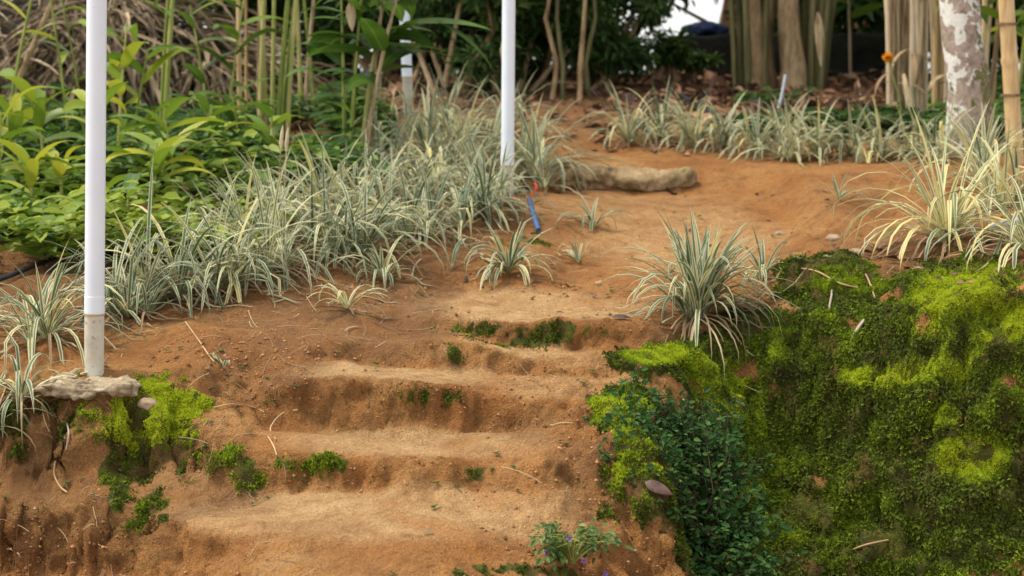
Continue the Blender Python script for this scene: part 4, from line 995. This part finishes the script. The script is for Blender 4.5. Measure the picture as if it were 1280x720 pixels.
# the broad leaved one
bp = gpt(452, 9.4)
t = cane_plant('ginger_plant', bp, [(-.05, 0, .95, .07, 0, .013, .5, 6, .30, .075), (0, .03, 1.15, .18, 0, .014, .4, 8, .34, .105), (.02, -.05, 1.05, .22, -.05, .013, .4, 8, .34, .10), (-.08, .05, .9, -.02, .1, .012, .4, 8, .30, .09), (.05, .0, 1.2, .10, 0, .012, .4, 8, .33, .10)], 'broad leaved ginger with big glossy leaves reaching to the farthest post', 'ginger plant', None, tone=.26)
mb = MB()
for px, py, dv, ll, lw, dr, r in [(505, 28, (1, .1, .12), .44, .10, .5, .46), (470, 55, (1, -.1, .05), .38, .12, .4, .42), (520, 62, (1, .1, -.05), .24, .07, .5, .3), (545, 24, (.9, 0, -.45), .36, .075, .6, .3), (445, 30, (-.7, 0, .3), .3, .09, 1.0, .4), (470, 12, (.8, 0, .5), .3, .09, 1.0, .55), (415, 95, (-.5, -.3, .3), .26, .08, 1.2, .35), (395, 130, (.6, -.4, .2), .24, .08, 1.2, .45), (440, 130, (-.6, -.2, .5), .22, .07, 1.4, .4)]:
    leaf(mb, P(px, py, 9.35), dv, ll, lw, dr, 10, LANCE, .15, random.gauss(0, .25), r)
mb.build('leaves', M['ginger'], t)
mb = MB(); leaf(mb, P(437, 3, 9.3), (.15, 0, -1), .14, .05, .3, 6, LANCE, -.4, 1.2, .7); parented(mb.build('dead_leaf', M['cane_dry']), t)
# bright young plants
def young(px, py, Yd, h, leaves, label, tone=.85):
    b = gpt(px, Yd); t = thing('young_ginger', label, 'young plant', b, None); s = MB(); top = b + Vector((random.gauss(0, .03), 0, h))
    tube(s, [b, b.lerp(top, .5) + Vector((.01, 0, 0)), top], [.008, .007, .004], 7, .6); s.build('stem', M['stem_green'], t)
    mb = MB()
    for k in range(leaves):
        az = 2.4 * k + random.gauss(0, .3); el = R(random.uniform(10, 65)); u = .45 + .55 * k / leaves
        leaf(mb, b.lerp(top, u), (math.cos(az) * math.cos(el), math.sin(az) * math.cos(el) * .7, math.sin(el)), random.uniform(.18, .31), random.uniform(.05, .072), random.uniform(.8, 1.9), 9, LANCE, .25, random.gauss(0, .3), min(1, max(0, random.gauss(tone, .15))))
    mb.build('leaves', M['ginger'], t)
young(222, 0, 8.3, .42, 11, 'bright yellow green young ginger right of the front white post', .75)
young(128, 0, 8.6, .48, 9, 'bright yellow young ginger half hidden behind the front white post', .9)
young(40, 0, 7.9, .32, 9, 'glowing yellow green young ginger at the far left edge', .85)
young(80, 0, 8.2, .26, 7, 'short yellow young ginger left of the front white post', .8)
young(150, 0, 7.6, .2, 7, 'low light green young ginger at the foot of the front white post', .6)
young(345, 0, 8.9, .35, 8, 'upright light green young plant beside the leaning canes', .55)
young(20, 0, 9.2, .3, 8, 'pale green young plant below the leaning ginger stalk', .7)
young(185, 0, 8.0, .34, 10, 'lime green young ginger between the front white post and the striped grass', .8)
young(270, 0, 9.0, .40, 10, 'leafy mid green young ginger behind the bright one right of the front post', .5)
young(62, 0, 8.9, .46, 10, 'tall yellow green young ginger behind the low ones at the far left', .72)
young(-5, 0, 8.3, .42, 10, 'bright yellow green young ginger cut by the left picture edge', .82)
young(300, 0, 9.6, .34, 9, 'dark green young ginger at the foot of the canes', .3)
young(105, 0, 7.5, .2, 8, 'low yellow green young ginger just left of the front white post foot', .75)
cane_plant('ginger_plant', gpt(150, 9.3), [(0, 0, .75, .06, 0, .010, .35, 8, .34, .07), (.05, .05, .62, .10, 0, .009, .3, 7, .32, .065)], 'knee high ginger with long bright leaves just right of the front white post', 'ginger plant', None, tone=.72)
cane_plant('ginger_plant', gpt(268, 9.8), [(0, 0, .8, -.10, 0, .010, .3, 8, .30, .065), (.06, .05, .9, .12, 0, .010, .4, 7, .32, .07)], 'leafy green ginger between the thick stalk and the cane clump', 'ginger plant', None, tone=.4)

# undergrowth on the left
def undergrowth(name, label, wfun, n, h, size, mtl, tone):
    idx, pos, nn = pick(wfun, n); k = 5; parts = []
    hh = h * (.3 + .7 * NP.random(n)) * np.clip(.8 + .6 * noise1(pos, 2.0, 500), .3, 1.5)
    for j in range(k):
        az = j * 2.4 + NP.random(n) * .8; el = .15 + .5 * NP.random(n)
        ax = np.stack([np.cos(az), np.sin(az), el - .25], 1); f = .55 + .45 * j / k
        p = pos.copy(); p[:, 2] += hh * f; p[:, 0] += .01 * np.cos(az)
        s = size * (.5 + .7 * NP.random(n))
        parts.append(ovate_quads(p, ax, np.stack([NP.normal(0, .25, n), NP.normal(0, .25, n) - .1, np.ones(n)], 1), s, s * (.55 + .2 * NP.random(n)), np.clip(tone + NP.normal(0, .16, n) + .22 * noise1(pos, 1.3, 510), 0, 1), .25))
    VV, FF, r4, uv = join(parts); o = np_mesh(name, VV, FF, mtl, r4, uv); tag(o, label, 'undergrowth', None, 'stuff')
wl = inview * (fpx < 330 + 60 * noise1(fc, 1.5, 520)) * (fc[:, 1] > 7.05) * (fc[:, 1] < 9.8) * np.clip((400 - fpx) / 100, 0, 1)
undergrowth('undergrowth', 'light green broad leaved undergrowth behind the front white post', wl * (fc[:, 1] < 9.0) * np.clip(.6 + noise1(fc, 3, 531), .05, 1.5), 900, .28, .085, M['herb'], .78)
wl2 = inview * (fpx < 480) * (fc[:, 1] > 8.6) * (fc[:, 1] < 11.4)
undergrowth('undergrowth', 'darker green low undergrowth at the foot of the canes and dry heap', wl2 * np.clip(.6 + noise1(fc, 2.5, 532), .05, 1.5), 1350, .24, .09, M['herb'], .46)
wl3 = inview * (fpx > 1170) * (fc[:, 1] > 9.6) * (fc[:, 1] < 13)
undergrowth('undergrowth', 'fresh green undergrowth behind the lichen trunk and bamboo pole', wl3, 700, .25, .09, M['herb'], .5)
wl4 = inview * (fpx > 930) * (fpx < 1180) * (fc[:, 1] > 10.2) * (fc[:, 1] < 12.6) * np.clip(noise1(fc, 1.6, 523), 0, 1)
undergrowth('undergrowth', 'sparse dark herbs among the leaf litter at the back', wl4, 260, .1, .09, M['herb_dark'], .5)

# ------------------------------------------------------------------ heap of dry fronds
hc = gpt(95, 11.9)
mb = MB()
def heap_z(x, y):
    dx, dy = (x - hc.x) / 1.25, (y - hc.y) / .8
    q = 1 - dx * dx - dy * dy
    return (.66 + .10 * math.sin(x * 5 + 1) + .07 * math.sin(x * 13)) * (max(0, q) ** .55) + gz(x, y) if q > 0 else gz(x, y)
for i in range(1750):
    x = hc.x + random.uniform(-1.2, 1.2); y = hc.y + random.uniform(-.75, .45); z = heap_z(x, y)
    front = y < hc.y - .2 + .3 * random.random()
    if front: d = Vector((random.gauss(.05, .28), -.30, random.uniform(-1.2, .15))); dr = random.uniform(.2, 1.1); wv = random.uniform(.012, .034)
    else: d = Vector((random.choice((-.4, 1, 1)) * random.uniform(.6, 1), -random.random() * .45, random.uniform(-.1, .35))); dr = random.uniform(.6, 1.7); wv = random.uniform(.008, .022)
    leaf(mb, (x, y - .02, z + random.uniform(-.02, .06)), d, random.uniform(.25, .75), wv, dr, 6, STRAP, random.uniform(.2, .8), random.uniform(-.6, .6), random.betavariate(1.6, 1.8), lambda a, b: heap_z(a, b) - .03, random.uniform(-.7, .7), random.uniform(-.6, .6) if random.random() < .3 else 0)
o = mb.build('dry_frond_heap', M['heap']); tag(o, 'heap of grey brown dry fronds behind the front white post', 'heap', None, 'stuff')
inner = lump('heap_core', Vector((hc.x, hc.y + .12, hc.z + .05)), (1.12, .6, .6), M['wallstone_and_core'], .15, 2, 5); tag(inner, 'dark core added inside the dry frond heap for its shaded gaps', 'mound', None, 'structure'); inner.name = 'dark_heap_core'  # near-black core added inside the heap; its colour stands in for shaded gaps
for px, Yd, L, lx, lab in [(5, 10.9, .75, .3, 'grey bare branch leaning on the dry heap at the left edge'), (172, 12.1, .95, -.05, 'brown stake standing behind the top of the dry heap')]:
    b = gpt(px, Yd); mb = MB(); tube(mb, [b, b + Vector((lx * .5, 0, L * .5)), b + Vector((lx, .1, L))], [.02, .018, .014], 8, .5, True, .15); tag(mb.build('branch', M['bark']), lab, 'branch')

# ------------------------------------------------------------------ trees, bushes, canes at the back
def cloud_leaves(clumps, n, L, W, tone=.5, droop=-.2, spread=.2, shell=.5):
    w = np.array([c[1][0] * c[1][1] * c[1][2] for c in clumps]) ** .7; w /= w.sum()
    which = NP.choice(len(clumps), n, p=w); cen = np.array([c[0] for c in clumps])[which]; rad = np.array([c[1] for c in clumps])[which]
    u = rnd_unit(n); k = (shell + (1 - shell) * NP.random(n)) [:, None]
    pos = cen + u * rad * k * (1 + .25 * NP.normal(size=(n, 1)) * .6)
    ax = u * np.array([[1, 1, .5]]) + rnd_unit(n) * .7 + np.array([[0, 0, droop]])
    ct = NP.normal(0, spread, len(clumps))[which]
    r = np.clip(tone + ct + NP.normal(0, .15, n), 0, 1); s = L * (.6 + .7 * NP.random(n))
    return ovate_quads(pos, ax, np.array([[0, -.3, 1.0]]) + rnd_unit(n) * .6, s, s * W, r, .2)
def bush(name, px, Yd, wdt, hgt, label, n=2600, L=.07, W=.45, mtl='herb_dark', tone=.45, cat='bush', group=None, stems=7, stem_mat='bark', low=.15):
    b = gpt(px, Yd); t = thing(name, label, cat, b, group); cl = []; mb = MB()
    for i in range(16):
        c = b + Vector((random.gauss(0, wdt * .30), random.gauss(0, wdt * .22), low + (hgt - low) * random.random() ** .8)); r = wdt * random.uniform(.14, .26)
        cl.append((tuple(c), (r, r * .8, r * .75)))
    for i in range(stems):
        c = Vector(random.choice(cl)[0]); q0 = b + Vector((random.gauss(0, .08), random.gauss(0, .05), -.03)); md = q0.lerp(c, .5) + Vector((random.gauss(0, .05), 0, .08))
        tube(mb, [q0, md, c], [.022, .015, .007], 7, random.random(), True, .1)
    parented(mb.build('stems', M[stem_mat]), t)
    VV, FF, r4, uv = cloud_leaves(cl, n, L, W, tone, -.1, .2, .25); o = np_mesh('foliage', VV, FF, M[mtl], r4, uv); parented(o, t); return t
for a in [
 (548, 12.6, 1.0, 1.15, 'dark bush directly behind the farthest white post', .35), (600, 13.2, 1.1, 1.3, 'dark bush seen just left of the middle white post top', .4),
 (668, 12.9, .9, 1.0, 'dark bush with pale stems right of the middle white post', .45), (745, 13.2, 1.0, 1.1, 'brownish green bush behind the bare red slope at the path end', .5),
 (758, 12.9, .6, .8, 'green bush left of the black wall', .55), (832, 13.6, .24, .26, 'low fern like bush in front of the black wall', .65), (470, 13.4, 1.2, 1.3, 'dark bush behind the broad leaved ginger', .3), (400, 13.6, 1.2, 1.4, 'dark bush behind the leaning canes', .25), (868, 13.9, .18, .14, 'feathery low bush hugging the middle of the black wall', .6)]:
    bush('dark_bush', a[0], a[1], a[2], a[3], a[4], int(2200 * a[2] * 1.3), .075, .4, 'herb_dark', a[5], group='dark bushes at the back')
# upright pale stems inside the bush
for i, (px, top, Yd, lab) in enumerate([(690, 690, 12.3, 'thin pale upright stem, leftmost of four before the dark bush'), (703, 698, 12.3, 'second thin pale upright stem before the dark bush'), (724, 733, 12.2, 'third pale upright stem, leaning right'), (735, 742, 12.4, 'fourth pale upright stem, closest to the path end')]):
    b = gpt(px, Yd); c = P(top, -20, Yd); mb = MB(); tube(mb, [b, b.lerp(c, .3) + Vector((.03 - .02 * i, 0, 0)), b.lerp(c, .7) + Vector((.02 * i - .04, 0, 0)), c], [.018, .016, .013, .011], 8, .5, True, .14, i); tag(mb.build('sapling_stem', M['olive' if i % 2 else 'bark']), lab, 'stem', 'thin pale stems before the dark bush')

def tree(name, px, Yd, trunks, crown_c, crown_r, n, L, label, mtl='herb_dark', tone=.45, tmat='bark', W=.42, nclump=26, wob=.08, limbs=6):
    """trunks: (dx, dy, r0, r1, height, lean_x)"""
    b = gpt(px, Yd); t = thing(name, label, 'tree', b); cc = Vector(crown_c); cl = []
    for i in range(nclump):
        u = Vector(rnd_unit(1)[0]); k = random.random() ** .4; c = cc + Vector((u.x * crown_r[0] * k, u.y * crown_r[1] * k, u.z * crown_r[2] * k)); r = min(crown_r) * random.uniform(.28, .5)
        cl.append((tuple(c), (r * 1.3, r * 1.2, r * .8)))
    for j, (dx, dy, r0, r1, hh, lx) in enumerate(trunks):
        q0 = b + Vector((dx, dy, 0)); q0.z = gz(q0.x, q0.y) - .05; mb = MB(); k = 14
        pts_ = [q0 + Vector((lx * (i / k) + .02 * math.sin(i * 1.3 + j), .01 * math.sin(i * 1.9), hh * i / k)) for i in range(k + 1)]
        rad = [r1 + (r0 - r1) * (1 - i / k) + (r0 * .35 * max(0, 1 - i / 1.5)) for i in range(k + 1)]
        tube(mb, pts_, rad, 18, random.random(), True, wob, j * 3 + px * .1)
        if j < 2:
            for m_i in range(limbs):
                c = Vector(random.choice(cl)[0]); tube(mb, [pts_[-2], pts_[-1].lerp(c, .5) + Vector((0, 0, .15)), c], [r1 * .6, r1 * .4, r1 * .15], 7, .5, True, .05)
        parented(mb.build('trunk', M[tmat]), t)
    VV, FF, r4, uv = cloud_leaves(cl, n, L, W, tone, -.25, .2, .3); o = np_mesh('crown', VV, FF, M[mtl], r4, uv); parented(o, t); return t
# lichen trunk
lt = gpt(1205, 9.5)
t = tree('lichen_tree', 1206, 9.5, [(0, 0, .104, .080, 2.9, -.16)], (lt.x + .1, 9.9, lt.z + 3.6), (1.5, 1.2, .8), 3200, .12, 'tree with pale trunk blotched by white lichen and moss on the right', tmat='lichen', wob=.05)
# many trunked clump
ct_ = gpt(962, 13.0)
t = tree('clump_tree', 962, 13.0, [(-.12, 0, .06, .05, 2.6, -.06), (.13, .0, .075, .06, 2.8, -.08), (-.02, .12, .05, .04, 2.5, .02)], (ct_.x - .2, 14.2, ct_.z + 3.4), (3.6, 1.8, 1.1), 9000, .17, 'many stemmed brown tree clump between two black openings at the back', wob=.16)  # out-of-view crown made wide and low to shade the background
for dx, dy, lx, r in [(-.2, .02, -.12, .028), (-.17, -.05, -.10, .024), (.25, 0, .06, .026), (.29, .05, .16, .03), (.32, -.03, .2, .022), (-.24, .08, -.16, .02), (.21, .1, .1, .03), (.36, .1, .26, .02), (-.06, -.08, .02, .02)]:
    q0 = ct_ + Vector((dx, dy, 0)); q0.z = gz(q0.x, q0.y); mb = MB(); tube(mb, [q0 + Vector((lx * (i / 6) ** 1.2, 0, 2.0 * i / 6)) for i in range(7)], [r * (1 - .3 * i / 6) for i in range(7)], 10, random.random()); parented(mb.build('side_stem', M['olive']), t)
mb = MB(); leaf(mb, P(1022, 15, 12.6), (.1, -.1, -1), .36, .06, .15, 8, LANCE, -.4, .8, .5); parented(mb.build('dead_leaf', M['cane_dry']), t)
mb = MB(); leaf(mb, P(1018, 5, 12.6), (.05, 0, -1), .2, .03, .2, 8, LANCE, -.4, .2, .5); parented(mb.build('dead_leaf', M['dark_leaf']), t)
# dry cane clump
cb = gpt(1128, 11.0); t = thing('cane_clump', 'tight clump of beige dry canes left of the lichen trunk', 'cane clump', cb)
for i in range(13):
    dx = -.09 + .20 * i / 12; q0 = cb + Vector((dx, random.gauss(0, .04), -.02)); lx = -.10 + random.gauss(0, .06) + .08 * i / 12; mb = MB(); rd = random.uniform(.014, .024)
    tube(mb, [q0 + Vector((lx * (k / 8) ** 1.1, .02 * k / 8, 1.9 * k / 8)) for k in range(9)], [rd * (1 - .3 * k / 8) * (1.12 if k % 3 == 0 else 1) for k in range(9)], 9, random.random(), True, .08, i); parented(mb.build('cane', M['cane_dry']), t)
mb = MB()
for i in range(9):
    q = cb + Vector((random.uniform(-.15, .2), -.06, random.uniform(.02, .5))); leaf(mb, q, (random.gauss(0, .6), -.4, random.uniform(-.3, .5)), random.uniform(.12, .24), .03, 1.4, 6, STRAP, .4, random.gauss(0, .5), random.random(), gz)
parented(mb.build('dry_leaves', M['dry']), t)
# second dry clump and hanging dry leaf
cb = gpt(1168, 11.6); t = thing('cane_clump', 'thin greenish brown canes half hidden behind the lichen trunk', 'cane clump', cb)
for i in range(7):
    q0 = cb + Vector((random.uniform(-.12, .12), random.gauss(0, .05), -.02)); lx = random.gauss(-.03, .05); mb = MB(); rd = random.uniform(.011, .02)
    tube(mb, [q0 + Vector((lx * k / 6, 0, 1.7 * k / 6)) for k in range(7)], [rd * (1 - .3 * k / 6) for k in range(7)], 8, random.random()); parented(mb.build('cane', M['bamboo' if i % 2 else 'cane_dry']), t)
mb = MB(); leaf(mb, P(1150, -8, 11.2), (-.05, 0, -1), .26, .055, .1, 7, LANCE, -.4, .4, .7); leaf(mb, P(1165, -8, 11.2), (.12, 0, -1), .24, .05, .1, 7, LANCE, -.4, .9, .6); parented(mb.build('dead_leaf', M['bamboo']), t)
# bamboo pole
b = gpt(1266, 9.0); top = P(1256, -40, 9.0); t = thing('bamboo_pole', 'straight straw coloured bamboo pole near the right picture edge', 'pole', b); mb = MB(); dirv = (top - b); q, rd = [], []
for k in range(0, 61):
    u = k / 60 * 1.6; q.append(b + dirv * u + Vector((0, 0, -.03))); node = min(abs((u * dirv.length) % .34 - .17), 1); rd.append(.038 * (1 - .06 * u) + (.005 if node < .012 else 0))
tube(mb, q, rd, 20, .5); cu = parented(mb.build('culm', M['bamboo']), t)
for py, k in ((30, 0), (119, 1)):
    mb = MB(); c = P(1257 + py * .05, py, 9.0); tube(mb, [c + Vector((0, 0, -.006)), c + Vector((0, 0, .006))], [.0435, .0435], 20, .2); parented(mb.build('node_ring', M['bark']), t, cu)
cane_plant('ginger_plant', gpt(1225, 10.6), rs(4, 1.7, .013, .08, .15, .35, 9, .3, .06), 'green leafy canes between the lichen trunk and the bamboo pole', 'ginger plant', None, tone=.5)
cane_plant('ginger_plant', gpt(1290, 11.2), rs(6, 1.8, .014, .14, .2, .25, 10, .33, .07), 'bright leafy canes behind the bamboo pole', 'ginger plant', None, tone=.6)
cane_plant('ginger_plant', gpt(1240, 12.4), rs(5, 1.9, .014, .2, .2, .2, 11, .36, .08), 'broad green leaves in the gap right of the lichen trunk, far back', 'ginger plant', None, tone=.5)
cane_plant('dry_cane', gpt(1222, 11.4), [(0, 0, 1.8, .0, 0, .02, 1, 0, .2, .05), (.06, 0, 1.7, .08, 0, .016, 1, 0, .2, .05)], 'pair of tan dead canes just right of the lichen trunk', 'cane', None, stem='bamboo')
bush('leafy_bush', 1050, 15.6, 1.3, 1.1, 'mid green leafy bush showing over the black wall right of the tree clump', 2600, .16, .35, 'herb', .35, low=.3)
bush('leafy_bush', 1215, 14.5, 1.3, 1.3, 'bright leafy bush in the gap behind the lichen trunk and bamboo pole', 2600, .16, .35, 'herb', .5, low=.1)
bush('leafy_bush', 1400, 13.2, 1.5, 1.3, 'leafy bush past the right picture edge behind the bamboo pole', 2800, .15, .35, 'herb', .45, low=.1)
bush('leafy_bush', -160, 12.8, 1.5, 1.2, 'leafy bush past the left end of the dry heap', 2800, .14, .35, 'herb', .35, low=.1)
bush('leafy_bush', 970, 16.2, 1.2, 1.3, 'dim leafy bush glimpsed between the trunks of the tree clump', 2400, .13, .35, 'herb_dark', .4, low=.3)
cane_plant('ginger_plant', gpt(1045, 14.0), rs(5, 1.5, .014, .25, .2, .3, 9, .34, .08), 'light green broad leaves above the second black opening', 'ginger plant', None, tone=.6)
# marigold
b = gpt(1122, 9.9); f = P(1110, 72, 9.9); t = thing('marigold', 'orange marigold flower on a thin stem before the dry canes', 'flower', b)
mb = MB(); tube(mb, [b, b.lerp(f, .5) + Vector((.03, 0, 0)), f], [.005, .004, .003], 6, .4); parented(mb.build('stem', M['stem_green']), t)
mb = MB()
for ring, (n_, el, ll) in enumerate([(14, .1, .036), (12, .5, .033), (9, .95, .028), (6, 1.3, .022)]):
    for k in range(n_):
        az = 6.283 * k / n_ + ring * .3; d = Vector((math.cos(az) * math.cos(el), -math.sin(el) * .8 - .1, math.sin(az) * math.cos(el) + .2)); leaf(mb, f, d, ll, .020, .3, 4, OVATE, .2, random.gauss(0, .3), random.random())
parented(mb.build('bloom', M['petal_orange']), t)
mb = MB()
for k in range(26):
    u = random.uniform(.3, .95); az = random.random() * 6.28; leaf(mb, b.lerp(f, u) + Vector((.02, 0, 0)), (math.cos(az), math.sin(az) * .5, .3), random.uniform(.05, .11), .012, 1.0, 5, LANCE, .2, 0, random.random() * .7)
parented(mb.build('leaves', M['herb']), t)
# black wall and blue tarp
for (x0, x1, top, lab) in [(836, 1140, 44, 'low black stone wall behind the tree clump')]:
    a, c = P(x0, 95, 14.6), P(x1, 95, 14.6); zt = P(x0, top, 14.6).z; g0 = 1.6
    tag(lump('stone_wall', Vector(((a.x + c.x) / 2, 14.7, (zt + g0) / 2)), ((c.x - a.x) / 2, .15, (zt - g0) / 2), M['wallstone_and_core'], .12, 3, x0 * .1, 0, .85, 5, fine=.06), lab, 'wall')
c = P(884, 37, 14.7); tag(lump("tarpaulin", c, (.18, .12, .060), M['tarp'], .25, 2, 7), 'dark blue tarpaulin bundle lying on top of the black wall', 'tarpaulin')
# far trees closing the view
far = [(-80, 16, 'heavy dark tree behind the left end of the dry heap'), (150, 17, 'dark tree straight behind the dry heap'), (330, 16.5, 'dark tree behind the canes'), (420, 18.5, 'dark tree in the gap between the canes and the broad leaved ginger'), (500, 17, 'dark tree behind the farthest white post'), (610, 16.5, 'dark tree left of the middle white post top'),
       (730, 17, 'dark tree behind the pale upright stems'), (905, 21, 'dark tree hanging over the bright opening behind the tree clump'), (1075, 18.5, 'shadowy tree behind the second black opening'), (1190, 18, 'deep green tree behind the lichen trunk'), (1340, 16.5, 'deep green tree beyond the bamboo pole'), (-300, 16.5, 'dark tree far out past the left end of the dry heap'), (1500, 16, 'deep green tree far out to the right past the bamboo pole'), (1660, 16.8, 'deep green tree farthest out to the right')]
for i, (px, Yd, lab) in enumerate(far):
    g = gpt(px, Yd); lowc = 1.05 if px < 800 else (1.05 if px == 905 else 1.75)
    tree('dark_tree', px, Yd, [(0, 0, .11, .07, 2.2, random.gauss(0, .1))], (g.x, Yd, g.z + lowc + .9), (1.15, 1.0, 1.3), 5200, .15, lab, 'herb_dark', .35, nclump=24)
for px, Yd, w_, h_, lab in [(390, 15, 1.3, 1.5, 'dim tall bush between the canes and the broad leaved ginger'), (530, 15.3, 1.3, 1.6, 'dim tall bush between the two farther white posts'), (60, 14.3, 1.3, 1.2, 'dark bush behind the left part of the heap'), (215, 14.2, 1.2, 1.3, 'dark bush behind the right part of the heap'), (300, 13.8, 1.0, 1.2, 'dark bush behind the brown dead cane'), (1180, 15, 1.1, .9, 'dim bush behind the dry cane clump'), (1290, 14, 1.2, 1.0, 'dim bush at the right edge behind the leafy canes'), (670, 15, 1.3, 1.5, 'tall dim bush filling the gap behind the pale stems'), (735, 15.2, 1.0, 1.5, 'tall dim bush left of the bright opening'), (600, 15.6, 1.2, 1.5, 'tall dim bush behind the middle white post'), (560, 14.6, 1.0, .8, 'low dim bush filling in behind the two farther posts'), (690, 14.4, .9, .6, 'low dim bush at the feet of the pale stems'), (1090, 16.5, 1.0, 1.1, 'dim bush behind the dry cane clump tops')]:
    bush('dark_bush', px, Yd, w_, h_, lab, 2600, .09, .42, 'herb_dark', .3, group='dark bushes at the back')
